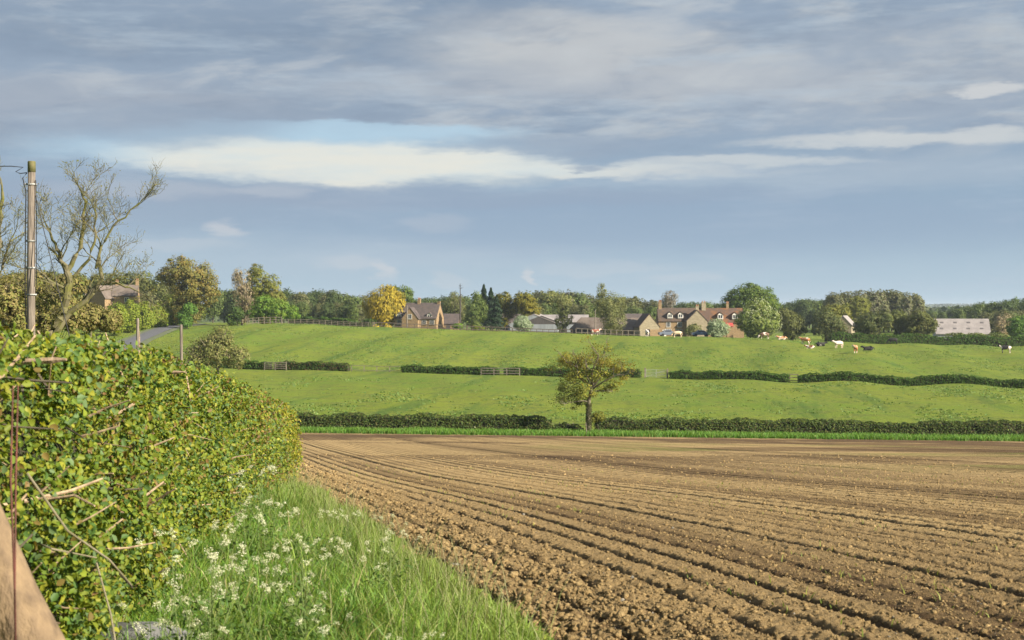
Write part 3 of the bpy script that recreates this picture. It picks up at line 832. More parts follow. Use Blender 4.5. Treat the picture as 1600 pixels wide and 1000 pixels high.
# ------------------------------------------------------------------ hedges of the far fields
def field_hedge(pts, h, w, label, pal, leaf=0.13, dens=110, group=None, undul=0.12, flower=0.0, lift=0.0):
    """pts: list of (x, y) on the ground"""
    P0 = Vector((pts[0][0], pts[0][1], tz(*pts[0])))
    root = empty('hedge', P0); tag(root, label, 'hedge', group)
    seg = [Vector(p) for p in pts]
    Ls = [0]
    for a, b in zip(seg, seg[1:]): Ls.append(Ls[-1] + (b - a).length)
    Lt = Ls[-1]
    def pos(t_):
        x = np.interp(t_, Ls, [p.x for p in seg]); y = np.interp(t_, Ls, [p.y for p in seg]); return x, y
    sx, sy = pos(np.array([0.0, Lt])); dr = Vector((sx[1] - sx[0], sy[1] - sy[0])).normalized(); nx, ny = dr.y, -dr.x   # towards the camera for left-to-right runs
    # core
    m_ = max(4, int(Lt / .8)); tt = np.linspace(.1, Lt - .1, m_); x, y = pos(tt)
    hh_ = h * (.82 + .18 * sstep(0, .7, tt) * sstep(0, .7, Lt - tt)) * (1 - undul + 2 * undul * vnoise(tt / 2.0, tt * 0, 91))
    prof = [(.42, 0), (.40, .5), (.30, .86), (-.30, .86), (-.42, .4), (-.42, 0)]
    vs = []
    for i in range(m_):
        for q, z_ in prof:
            jx = w * q * .86 * (.85 + .3 * random.random()); xx, yy_ = x[i] + nx * jx, y[i] + ny * jx
            vs.append((xx - P0.x, yy_ - P0.y, tz(x[i], y[i]) + z_ * hh_[i] * (.93 + .1 * random.random()) - P0.z - (0.15 if z_ == 0 else 0)))
    k_ = len(prof); fs = [(i * k_ + j, i * k_ + (j + 1) % k_, (i + 1) * k_ + (j + 1) % k_, (i + 1) * k_ + j) for i in range(m_ - 1) for j in range(k_)]
    mb = MB(); mb.v = vs; mb.f = fs + [tuple(range(k_)), tuple(range((m_ - 1) * k_, m_ * k_))]
    mb.build('branches', M_HEDGECORE, root)
    n_ = int(Lt * (h * 1.6 + w) * dens)
    t_ = rng.random(n_) * Lt; x, y = pos(t_); side = rng.random(n_)
    hh_ = h * (.82 + .18 * sstep(0, .7, t_) * sstep(0, .7, Lt - t_)) * (1 - undul + 2 * undul * vnoise(t_ / 2.0, t_ * 0, 91)) + .18 * (vnoise(t_ * 3, t_ * 0 + 5, 92) - .5)
    fr = h * 1.2 / (h * 1.6 + w); bk = h * .4 / (h * 1.6 + w)
    front = side < fr; back = (side >= fr) & (side < fr + bk)
    v_ = rng.random(n_)
    off = np.where(front, w / 2, np.where(back, -w / 2, (v_ - .5) * w)) + rng.normal(0, .05, n_) + .10 * (vnoise(t_ * 1.1, v_ * 3, 95) - .5)
    zz = np.where(front | back, .05 + v_ * (hh_ - .05), hh_) + rng.normal(0, .03, n_)
    C = np.stack([x + nx * off, y + ny * off, terr(x, y) + zz], -1)
    gp = fbm(t_ * 1.0, zz * 1.8, 3, 96)
    keep = (~front) | (gp > .40) | (rng.random(n_) < .35)
    C = C[keep]; t_ = t_[keep]; q = len(C)
    nn = np.where((front | back)[keep][:, None], np.where(front[keep], 1, -1)[:, None] * np.array([[nx, ny, .35]]), np.array([[0, 0, 1.0]]))
    nn = unit(nn * .7 + rng.normal(size=(q, 3)) * .5 + [0, 0, .3])
    cc = np.array([1.15, 1.35, 1.1]) * palette(q, pal, .22) * (0.8 + .4 * fbm(t_ / 2.2, t_ * 0 + 9, 3, 97))[:, None]
    fl = rng.random(q) < flower * .5 * (zz[keep] < h * .35) * (vnoise(t_, t_ * 0 + 3, 98) > .45); cc[fl] = (.34, .36, .20)
    C[:, 2] -= np.where(front[keep] | back[keep], 0, .10 * (np.abs(off[keep]) / (w / 2)) ** 3)
    v, f, c2 = leaf_cards(C - np.array(P0), nn, leaf * (.6 + .7 * rng.random(q)), np.full(q, 1.2), cc)
    np_mesh('foliage', v, f, M_TREELEAF, root, c2)
    return root
PH = [(0.050, 0.070, 0.020, 4), (0.070, 0.085, 0.022, 3), (0.085, 0.070, 0.030, 2), (0.10, 0.105, 0.028, 2), (0.045, 0.06, .025, 2)]
PHG = [(0.045, 0.075, 0.016, 4), (0.06, 0.095, 0.018, 4), (0.08, 0.075, 0.025, 1)]
PHB = PHG + [(0.10, 0.06, 0.035, 4)]
def X2(px, D): return wx_(px, D)
field_hedge([(X2(430, 123.5), 123.5), (X2(862, 123.5), 123.5)], 1.28, 1.3, 'dark clipped hedge beyond the plough, left of the lone tree', PH, .11, 260, 'hedges along the far edge of the plough', flower=.16)
field_hedge([(X2(928, 123.5), 123.5), (X2(1700, 124.5), 124.5)], 1.20, 1.3, 'dark clipped hedge beyond the plough, right of the lone tree', PH, .11, 240, 'hedges along the far edge of the plough', flower=.06)
field_hedge([(X2(850, 123.3), 123.3), (X2(912, 123.0), 123.0)], .62, 1.0, 'low bramble patch filling the hedge gap left of the lone tree', PH, .10, 200, undul=.45)
def h3(px):
    D = 212.0
    for _ in range(20): D = 212 - .22 * np.clip(wx_(px, D), -60, 90)
    return (float(wx_(px, D)), float(D))
G3 = 'low hedges between the two meadows'
field_hedge([h3(330), h3(424)], 1.08, 1.3, 'short low hedge left of the wooden rails, beside the olive thorn bush', PHG, .16, 120, G3)
field_hedge([h3(430), h3(500), h3(546)], 1.12, 1.3, 'low meadow hedge with a brown right end, between rails and open gap', PHB, .16, 120, G3)
field_hedge([h3(628), h3(690), h3(780)], 1.0, 1.3, 'low meadow hedge between the open rail gap and the wooden hurdle', PHG, .16, 120, G3)
field_hedge([h3(788), h3(900), h3(1002)], 1.05, 1.3, 'low meadow hedge passing behind the lone tree', PHG, .16, 120, G3)
field_hedge([h3(1046), h3(1140), h3(1234)], 1.05, 1.3, 'low meadow hedge just right of the metal field gate', PHG, .16, 120, G3)
field_hedge([h3(1246), h3(1400), h3(1680)], 1.05, 1.3, 'long low meadow hedge reaching the right edge of the view', PHG, .16, 120, G3)
field_hedge([(X2(1298, 327), 327), (X2(1700, 327), 327)], 1.9, 1.6, 'dark hedge along the crest behind the cows, in front of the pale shed', PHG, .24, 50)
field_hedge([(X2(455, 372), 372), (X2(585, 352), 352)], 1.5, 1.8, 'rough green hedge beyond the crest fence, left of the yellow willow', PHG + [(0.09, .12, .025, 3)], .26, 45, undul=.3)

# ------------------------------------------------------------------ trees
def crown_mesh(blobs, clumps, per, leaf, pal, aspect=1.2, clump_r=0.20, shell=0.55, droop=0.0, outward=0.5, jit=.2, clump_jit=.22, gain=1.6):
    Cs, Ns, Cl, cen = [], [], [], []
    vol = np.array([b[3] * b[4] * b[5] for b in blobs]) ** .7; vol /= vol.sum()
    for b, fr in zip(blobs, vol):
        m_ = max(5, int(clumps * fr)); B3 = np.array(b[3:6])
        d = unit(rng.normal(size=(m_, 3)))
        r = shell + (1 - shell) * rng.random(m_) ** .6
        r = np.where(rng.random(m_) < .2, rng.random(m_) * .8, r) * (0.80 + .22 * rng.random(m_))
        c_ = np.array(b[:3]) + d * r[:, None] * B3
        cr = clump_r * min(b[3], b[5]) * (.7 + .8 * rng.random(m_))
        for i in range(m_):
            q = int(per * (.6 + .8 * rng.random()))
            dd = unit(rng.normal(size=(q, 3))); rr_ = cr[i] * rng.random(q) ** .45
            p = c_[i] + dd * rr_[:, None] * np.array([1.25, 1.25, .8])
            if droop: p[:, 2] -= droop * cr[i] * rng.random(q) ** 1.5 * 2
            Cs.append(p)
            Ns.append(unit(dd * outward + d[i] * .7 + rng.normal(size=(q, 3)) * .33 + [0, 0, .25]))
            base = palette(1, pal, 0)[0] * (1 - clump_jit + 2 * clump_jit * rng.random())
            mixc = palette(q, pal, jit)
            Cl.append(base * .6 + mixc * .4)
            cen.append(c_[i])
        # leaves between the clumps, thinned where gaps show
        q = int(clumps * fr * per * .75); d = unit(rng.normal(size=(q, 3))); sd_ = rng.random() * 50
        g_ = fbm(d[:, 0] * 3.2 + sd_, d[:, 2] * 3.2 + d[:, 1] * 2.1, 3, 55)
        rr_ = (.62 + .50 * g_ + .10 * rng.random(q)) * rng.random(q) ** .22
        kp = g_ > .36; d, rr_, g_ = d[kp], rr_[kp], g_[kp]; q = len(d)
        Cs.append(np.array(b[:3]) + d * rr_[:, None] * B3)
        Ns.append(unit(d * .9 + rng.normal(size=(q, 3)) * .35 + [0, 0, .2]))
        Cl.append(palette(q, pal, jit) * (.82 + .36 * fbm(d[:, 0] * 5 + sd_, d[:, 2] * 5, 2, 57))[:, None])
    C = np.concatenate(Cs); Nn = np.concatenate(Ns); cc = np.concatenate(Cl) * gain; q = len(C)
    up = None
    if aspect > 2.2:
        up = unit(rng.normal(size=(q, 3)) * .35 + (C - np.array(blobs[0][:3])) * .12 + [0, 0, -1.0 if droop else 1.0])
    v, f, c2 = leaf_cards(C, Nn, leaf * (.6 + .8 * rng.random(q)), np.full(q, float(aspect)), cc, up=up)
    return v, f, c2, cen
def limb_path(a, b, sag=0.1):
    a, b = Vector(a), Vector(b); L = (b - a).length
    m1 = a.lerp(b, .35) + Vector((random.uniform(-1, 1), random.uniform(-1, 1), random.uniform(0, 1))) * L * sag
    m2 = a.lerp(b, .7) + Vector((random.uniform(-1, 1), random.uniform(-1, 1), random.uniform(0, 1))) * L * sag
    return [a, m1, m2, b]
def tree(px, D, blobs_px, pal, label, cat='tree', name='tree', clumps=110, per=42, leaf=0.34, trunk_r=0.28, trunk_px=None, bark=None, aspect=1.2,
         group=None, limbs=14, clump_r=.20, shell=.55, droop=0, twigs=0, depth=1.0, crown_name='crown', base_px=None, cj=.22):
    """blobs_px: (px, py, rx_px, ry_px) lobes of the crown; every lobe becomes a body with real depth at distance D"""
    sc = D / F
    bx = wx_(trunk_px if trunk_px else px, D); base = Vector((bx, D, tz(bx, D)))
    root = empty(name, base); tag(root, label, cat, group)
    bl = []
    for i, (bpx, bpy_, rx, ry) in enumerate(blobs_px):
        r_ = rx * sc
        bl.append((wx_(bpx, D) - base.x, (random.uniform(-.35, .35) * r_ if i else 0), wz_(bpy_, D) - base.z, r_, r_ * depth, ry * sc))
    if D > 300:      # foliage carries on down towards the ground
        lo_ = min(b[2] - b[5] * .4 for b in bl); mw = sum(b[3] for b in bl) / len(bl); mx0 = sum(b[0] for b in bl) / len(bl)
        if lo_ > .8: bl.append((mx0, 0, lo_ * .55, mw * .95, mw * .8 * depth, lo_ * .62))
    if D > 300: per, leaf = int(per * 1.45), leaf * .80
    v, f, cc, cen = crown_mesh(bl, clumps, per, leaf, pal, aspect, clump_r, shell, droop, clump_jit=cj, jit=.12)
    np_mesh(crown_name, v, f, M_TREELEAF, root, cc)
    mb = MB(); ztop = max(b[2] for b in bl); zlow = min(b[2] - b[5] for b in bl)
    mx = sum(b[0] * b[3] for b in bl) / sum(b[3] for b in bl)
    h_ = max(ztop, 1.0)
    pts_ = [Vector((0, 0, -.4)), Vector((mx * .15, 0, h_ * .25)), Vector((mx * .5, 0, h_ * .55)), Vector((mx * .9, 0, h_ * .95))]
    mb.tube(pts_, [trunk_r * 1.25, trunk_r, trunk_r * .6, trunk_r * .2], 8)
    for i in range(limbs):
        c_ = cen[rng.integers(len(cen))]; t_ = random.uniform(.3, .85)
        a = pts_[1].lerp(pts_[3], t_)
        mb.tube(limb_path(a, c_, .1), [trunk_r * .42 * (1.1 - t_), trunk_r * .25, trunk_r * .14, trunk_r * .05], 5)
    mb.build('trunk', bark or M_BARK, root)
    if twigs:
        # fine bare twigs: thin tapered spikes fanned through the crown
        T = MB()
        for i in range(twigs):
            b = bl[rng.integers(len(bl))]; d = unit(rng.normal(size=3)); d[2] = abs(d[2]) * .8 + .1
            e_ = Vector(np.array(b[:3]) + d * np.array(b[3:6]) * random.uniform(.75, 1.1))
            s0 = Vector(np.array(b[:3]) + d * np.array(b[3:6]) * random.uniform(.1, .5) - np.array([0, 0, b[5] * .4]))
            T.tube([s0, s0.lerp(e_, .5) + Vector((0, 0, b[5] * .08)), e_], [.05, .035, .015], 3, False)
        tag(T.build('twigs', M_BARKPALE, root), kind='stuff')
    return root
OLIVE = [(0.125, 0.105, 0.028, 4), (0.100, 0.100, 0.025, 3), (0.15, 0.11, 0.030, 2), (0.085, 0.09, .025, 2)]
MID = [(0.060, 0.090, 0.018, 4), (0.085, 0.110, 0.020, 3), (0.05, 0.075, 0.02, 3)]
BRIGHT = [(0.085, 0.140, 0.018, 4), (0.065, 0.120, 0.018, 3), (0.11, 0.15, 0.022, 2)]
LIME = [(0.125, 0.155, 0.018, 4), (0.10, 0.140, 0.018, 3), (0.145, 0.155, 0.025, 2)]
DARK = [(0.030, 0.055, 0.014, 4), (0.045, 0.075, 0.016, 3), (0.07, 0.095, .018, 1)]
FIR = [(0.022, 0.042, 0.020, 4), (0.03, 0.055, 0.024, 2)]
GOLD = [(0.150, 0.130, 0.014, 4), (0.09, 0.09, 0.014, 3), (0.05, 0.06, 0.014, 2)]
WILLOW = [(0.250, 0.190, 0.020, 4), (0.20, 0.165, 0.022, 3), (0.16, 0.14, .02, 2)]
SILVER = [(0.20, 0.23, 0.15, 3), (0.15, 0.19, 0.11, 3), (0.10, 0.14, 0.07, 1)]
BARE = [(0.23, 0.18, 0.12, 3), (0.18, 0.15, 0.09, 3), (0.14, 0.13, 0.06, 2)]
GREYB = [(0.16, 0.14, 0.11, 3), (0.12, 0.11, 0.08, 3)]
SAGE = [(0.105, 0.115, 0.040, 4), (0.08, 0.095, 0.03, 3), (0.13, 0.125, .05, 2)]
CHEST = [(0.095, 0.125, 0.025, 4), (0.14, 0.16, 0.045, 3), (0.05, 0.08, 0.018, 2)]

tree(298, 340, [(298, 440, 42, 40), (280, 425, 28, 28), (325, 450, 26, 32), (262, 432, 20, 18)], OLIVE, 'large rounded brown olive tree beside the lane', clumps=200, per=48, leaf=.36, clump_r=.17)
tree(290, 356, [(285, 470, 28, 24), (262, 478, 18, 18), (305, 485, 20, 18)], [(0.11, 0.13, .022, 3), (0.09, 0.115, .02, 3), (.13, .11, .03, 1)], 'yellow green bushy tree under the large brown olive tree', clumps=100, leaf=.34)
tree(378, 352, [(378, 450, 18, 36), (370, 432, 10, 16), (388, 470, 14, 26)], BARE, 'pale leafless birch with fine pinkish twigs', clumps=60, per=30, leaf=.16, aspect=4.5, twigs=150, bark=M_BARKPALE, shell=.2)
tree(410, 354, [(403, 448, 22, 34), (425, 456, 20, 30), (398, 428, 12, 17), (436, 474, 14, 22)], [(0.115, 0.125, .022, 3), (.095, .105, .022, 3), (.12, .10, .03, 1)], 'tall olive green tree with a sloping top beside the pale birch', clumps=140, leaf=.33)
tree(425, 345, [(412, 478, 22, 20), (435, 483, 20, 18), (455, 488, 14, 13), (395, 490, 14, 11)], BRIGHT, 'fresh bright green thicket tree at the left end of the crest fence', clumps=120, leaf=.32)
tree(372, 344, [(370, 490, 14, 12), (360, 498, 10, 8)], DARK, 'small dark green shrub under the pale leafless birch', 'shrub', 'shrub', clumps=40, leaf=.3, trunk_r=.12)
tree(600, 372, [(600, 474, 26, 30), (582, 478, 17, 25), (618, 478, 18, 26), (608, 458, 14, 15)], WILLOW, 'golden yellow weeping willow left of the stone cottage', clumps=150, per=46, leaf=.26, aspect=2.8, droop=1.3, clump_r=.22)
tree(632, 410, [(630, 462, 18, 18), (616, 460, 15, 16)], MID, 'dark green round tree rising behind the yellow willow', clumps=70, leaf=.4)
tree(706, 420, [(712, 474, 16, 20), (700, 480, 10, 16), (722, 486, 12, 16)], SAGE, 'thin olive tree with sparse top right of the stone cottage', clumps=60, per=34, leaf=.28, twigs=60)
tree(738, 366, [(741, 488, 14, 22), (752, 484, 12, 22), (745, 465, 9, 12), (733, 498, 8, 12)], [(0.075, 0.105, .025, 3), (.10, .125, .035, 2), (.045, .07, .02, 2)], 'bushy green birch left of the dark fir trees', clumps=110, leaf=.26, droop=.7)
tree(878, 360, [(880, 480, 13, 18), (884, 497, 11, 16), (874, 468, 8, 11), (873, 500, 7, 10)], SAGE, 'slender drooping birch between the grey barn and the low roofs', clumps=80, per=38, leaf=.22, droop=.8, twigs=30, trunk_r=.16)
tree(950, 356, [(950, 478, 22, 27), (940, 455, 10, 15), (958, 500, 22, 18), (966, 478, 13, 22), (935, 478, 10, 18)], SAGE, 'tall weeping birch in front of the brown barn roofs', clumps=170, per=42, leaf=.22, droop=1.0, trunk_r=.22, cj=.3)
tree(1047, 450, [(1047, 467, 15, 14), (1042, 474, 12, 12)], GREYB, 'round grey leafless tree above the farmhouse left chimney', clumps=50, per=30, leaf=.2, aspect=4, twigs=110, shell=.2)
tree(1170, 430, [(1165, 468, 30, 26), (1192, 474, 28, 26), (1143, 476, 20, 20), (1176, 462, 24, 19), (1205, 485, 18, 18)], [(0.06, 0.095, 0.015, 3), (.09, .12, .018, 3), (.035, .06, .014, 2)], 'huge dark green domed oak behind the farmhouse', clumps=240, per=50, leaf=.42, clump_r=.17)
ch = tree(1185, 345, [(1182, 486, 22, 20), (1170, 500, 24, 20), (1200, 502, 22, 22), (1185, 508, 30, 15)], CHEST, 'horse chestnut tree covered in pale flower candles by the farmhouse', clumps=210, per=46, leaf=.30, clump_r=.17, cj=.3)
# pale flower candles of the chestnut
n_ = 420; d = unit(rng.normal(size=(n_, 3))); d[:, 1] = -np.abs(d[:, 1]); sc_ = 345 / F
bi = rng.integers(0, 3, n_); bb = np.array([(1182, 486, 23, 21), (1170, 500, 25, 21), (1200, 502, 23, 23)])[bi]
lc = np.stack([(bb[:, 0] - 800) * sc_ + d[:, 0] * bb[:, 2] * sc_ - ch.location.x, d[:, 1] * bb[:, 2] * sc_, -(bb[:, 1] - 482) * sc_ + d[:, 2] * bb[:, 3] * sc_ - ch.location.z], -1)
v, f, cc = leaf_cards(lc, unit(d + [0, -.5, .1]), np.full(n_, .16), np.full(n_, 2.2), palette(n_, [(0.40, 0.42, 0.26), (0.30, 0.33, 0.18)]), up=np.tile([0, 0, 1.0], (n_, 1)))
tag(np_mesh('flower_candles', v, f, M_PETAL, ch, cc), kind='stuff')
tree(1238, 352, [(1235, 506, 20, 20), (1225, 492, 14, 13), (1250, 512, 13, 15)], [(.085, .09, .03, 3), (.065, .075, .025, 3), (.10, .11, .03, 2)], 'brownish green tree right of the flowering horse chestnut', clumps=110, leaf=.3)
tree(1290, 350, [(1290, 502, 20, 22), (1303, 508, 16, 18), (1278, 512, 13, 15), (1317, 514, 9, 10)], [(.05, .065, .022, 4), (.08, .085, .028, 2), (.10, .11, .04, 1)], 'dark leafy tree above the left end of the crest hedge', clumps=110, leaf=.3)
tree(1305, 400, [(1300, 488, 22, 14), (1318, 492, 14, 16)], [(.12, .115, .022, 3), (.09, .10, .022, 3)], 'yellow olive tree showing behind the dark leafy tree', clumps=80, leaf=.36)
tree(1340, 470, [(1343, 480, 20, 18), (1325, 486, 14, 14)], [(.115, .12, .02, 3), (.09, .10, .02, 2)], 'mustard green tree standing before the row of tall poplars', clumps=80, leaf=.42)
tree(1362, 352, [(1360, 505, 24, 19), (1345, 512, 14, 12), (1380, 500, 18, 18)], [(.06, .075, .022, 3), (.09, .095, .03, 3), (.045, .06, .02, 2)], 'spreading dull green tree behind the crest hedge, right of the white wall', clumps=140, leaf=.3)
tree(1405, 354, [(1402, 500, 18, 18), (1418, 508, 14, 14)], [(.09, .10, .03, 3), (.07, .085, .025, 3)], 'middle one of the dull green trees crowding the crest hedge', clumps=90, leaf=.3)
tree(1440, 350, [(1435, 502, 20, 20), (1452, 508, 14, 15), (1425, 514, 12, 9)], [(.075, .085, .022, 3), (.055, .065, .02, 3), (.12, .115, .04, 1)], 'round olive tree at the left end of the pale grey shed', clumps=120, leaf=.3)
tree(1590, 380, [(1588, 510, 16, 17), (1604, 508, 18, 18)], [(.055, .11, .016, 3), (.075, .125, .02, 3)], 'fresh green tree at the right edge beyond the shed', clumps=90, leaf=.34)
tree(1566, 425, [(1563, 506, 11, 15), (1572, 500, 8, 12)], BARE, 'tan leafless shrub tree at the right gable of the shed', clumps=50, leaf=.3, twigs=30)
tree(1586, 560, [(1586, 478, 9, 15), (1580, 486, 9, 10)], DARK + MID, 'tall dark pointed tree standing up from the right hand wood', clumps=50, leaf=.5)
tree(1084, 356, [(1084, 514, 13, 9), (1076, 517, 8, 7)], SAGE, 'small olive fruit tree before the projecting stone gable', clumps=50, leaf=.2, trunk_r=.1)
tree(815, 352, [(815, 505, 14, 14), (824, 510, 9, 9)], SILVER, 'silvery rounded shrub against the grey barn', 'shrub', 'shrub', clumps=90, per=44, leaf=.2, trunk_r=.1)
tree(1120, 339, [(1119, 510, 15, 14), (1131, 514, 11, 11), (1112, 516, 9, 9)], SILVER, 'silver grey rounded tree in front of the rusty farmhouse roof', clumps=100, per=44, leaf=.2, trunk_r=.12, aspect=1.6, droop=.4)
tree(668, 361, [(716, 509, 10, 5), (712, 510, 7, 4)], BRIGHT, 'low bright green garden bush between cottage and fir trees', 'shrub', 'shrub', trunk_px=716, clumps=30, leaf=.2, trunk_r=.06)
tree(748, 358, [(745, 512, 9, 5), (752, 513, 6, 4)], BRIGHT + GOLD, 'low yellow green bush at the foot of the fir trees', 'shrub', 'shrub', clumps=30, leaf=.2, trunk_r=.06)
for px, lb in ((588, 'bright yellow flowering bush, left one by the crest fence'), (606, 'bright yellow flowering bush, right one nearest the cottage')):
    tree(px, 344, [(px, 510.5, 6, 3.6)], [(0.55, 0.42, 0.02), (0.45, 0.36, 0.03), (.16, .17, .03)], lb, 'shrub', 'flowering_shrub', clumps=26, per=30, leaf=.13, trunk_r=.05, group='yellow bushes by the crest fence')
tree(280, 328, [(296, 484, 14, 12), (285, 492, 12, 8)], [(.07, .13, .02, 3), (.05, .10, .02, 2)], 'small fresh green tree at the top of the lane', clumps=60, leaf=.26, trunk_px=292, trunk_r=.12)

for px, lb in ((1492, 'left one of the low bushes in front of the pale shed'), (1522, 'middle one of the low bushes in front of the pale shed'), (1556, 'right one of the low bushes in front of the pale shed')):
    tree(px, 344, [(px, 524, 17, 5), (px + 8, 525, 12, 5)], [(.08, .095, .025, 3), (.06, .08, .02, 2)], lb, 'bush', 'bush', clumps=44, per=30, leaf=.24, trunk_r=.06)
# conifers
def conifer(px, D, top, wpx, label, pal, base_frac=.04, n=2600, leaf=.26):
    sc = D / F; b = at(px, D); root = empty('conifer', b); tag(root, label, 'conifer')
    Hh = wz_(top, D) - b.z; Rr = wpx / 2 * sc
    t_ = rng.random(n) ** .75; a = rng.random(n) * 2 * PI
    lay = .78 + .26 * np.sin(t_ * 38 + a * 2) + .30 * (vnoise(a * 1.6, t_ * 9, int(px)) - .5)
    r = Rr * (1 - t_) ** .8 * (.45 + .6 * rng.random(n) ** .5) * lay + .08
    C = np.stack([np.cos(a) * r, np.sin(a) * r, Hh * (base_frac + (1 - base_frac) * t_)], -1)
    nn = unit(np.stack([np.cos(a), np.sin(a), np.full(n, .4)], -1) + rng.normal(size=(n, 3)) * .4)
    v, f, cc = leaf_cards(C, nn, leaf * (.6 + .8 * rng.random(n)), np.full(n, 1.6), palette(n, pal, .25))
    np_mesh('crown', v, f, M_TREELEAF, root, cc)
    mb = MB(); mb.tube([(0, 0, -.3), (0, 0, Hh * .97)], [.22, .03], 7); mb.build('trunk', M_BARK, root)
conifer(756, 374, 445, 34, 'tallest dark fir tree left of the golden cypresses', FIR)
conifer(767, 372, 450, 30, 'second dark fir tree with narrow tip beside the tallest', FIR)
conifer(776, 366, 462, 30, 'shorter dark fir tree at the foot of the golden cypresses', FIR)
tree(790, 392, [(788, 470, 15, 16), (775, 472, 10, 14), (798, 482, 14, 18)], [(.10, .095, .013, 3), (.03, .045, .014, 3), (.15, .13, .014, 2)], 'dark golden cypress right beside the fir trees', 'conifer', 'conifer', clumps=110, leaf=.3)
tree(824, 390, [(822, 475, 17, 18), (812, 468, 12, 14), (834, 484, 12, 14)], GOLD, 'broad golden cypress clump behind the silvery shrub', 'conifer', 'conifer', clumps=130, leaf=.3, cj=.35)

# row of lime green trees along the lane
gL = 'lime green trees lining the lane'
row_ = [(182, 306, 'nearest leftmost'), (203, 314, 'second from the left'), (224, 324, 'middle'), (244, 333, 'second from the right'), (262, 343, 'smallest rightmost')]
for i, (px, D, wd) in enumerate(row_):
    tpx = (470, 465, 468, 472, 480)[i]; hgt = (522 - tpx) / 2
    tree(px, D, [(px, tpx + hgt, 17 - i, hgt), (px + 7, tpx + hgt + 3, 12, hgt * .8), (px - 7, tpx + hgt + 5, 10, hgt * .8)], LIME, wd + ' lime green tree in the row along the lane', clumps=90, per=40, leaf=.28, group=gL, trunk_r=.14)

# olive thorn bush by the meadow hedge, and scrub at the left
tree(340, 196, [(335, 548, 36, 32), (310, 555, 26, 28), (368, 556, 26, 22), (345, 530, 24, 24)], [(0.115, 0.120, 0.035, 4), (.09, .10, .03, 3), (.15, .13, .06, 1.5)], 'big twiggy olive thorn bush at the end of the meadow hedge', 'bush', 'bush', clumps=150, per=38, leaf=.14, aspect=1.8, twigs=170, trunk_r=.16, shell=.3)
tree(340, 60, [(330, 602, 38, 20), (370, 618, 30, 20), (300, 600, 26, 20), (395, 628, 22, 16)], [(0.13, 0.085, 0.035, 3), (.12, .11, .03, 3), (.16, .12, .05, 2)], 'reddish brown bramble scrub behind the far part of the front hedge', 'bush', 'bush', clumps=140, per=34, leaf=.055, aspect=1.8, twigs=0, trunk_r=.04, shell=.3)
tree(250, 110, [(245, 590, 34, 24), (215, 588, 30, 24)], SAGE, 'low olive scrub between the two thin posts', 'bush', 'bush', clumps=90, per=34, leaf=.10, aspect=1.8, trunk_r=.06)
SCR = [(0.125, 0.110, 0.035, 4), (.10, .095, .03, 3), (.15, .12, .05, 2), (.10, .115, .025, 2)]
for i, (px, D, bl, lb) in enumerate([
    (15, 88, [(10, 470, 30, 42), (-20, 460, 40, 50), (30, 500, 26, 30)], 'tall brown scrub tree at the far left behind the telegraph pole'),
    (85, 95, [(90, 478, 30, 32), (70, 500, 30, 30), (112, 496, 24, 26)], 'olive scrub tree right behind the telegraph pole'),
    (140, 100, [(138, 496, 28, 24), (168, 500, 24, 20), (120, 480, 18, 16)], 'low tan scrub under the end of the fallen bough'),
    (60, 130, [(60, 450, 50, 30), (110, 446, 34, 22), (20, 450, 36, 28)], 'distant olive thicket seen between the bare branches')]):
    tree(px, D, bl, SCR, lb, 'tree', clumps=150, per=36, leaf=.10 if D < 120 else .14, aspect=1.8, trunk_r=.10, shell=.25, twigs=60, bark=M_BARKPALE)
field_hedge([(-13, 60), (-21, 72), (-30, 84), (-40, 96)], 2.2, 2.4, 'rough brown field hedge behind the telegraph pole', SCR, .09, 120, undul=.35)
tree(200, 420, [(190, 442, 26, 20), (225, 440, 22, 18), (160, 440, 24, 16), (250, 448, 14, 20)], [(.085, .09, .026, 3), (.065, .08, .024, 3)], 'dull green trees behind the chimneys of the left cottage', clumps=130, leaf=.45, group=None)
tree(120, 400, [(110, 440, 30, 18), (70, 438, 34, 20), (30, 440, 30, 20)], [(.09, .095, .026, 3), (.07, .085, .024, 3)], 'wide dull green tree left of the left cottage', clumps=130, leaf=.42)

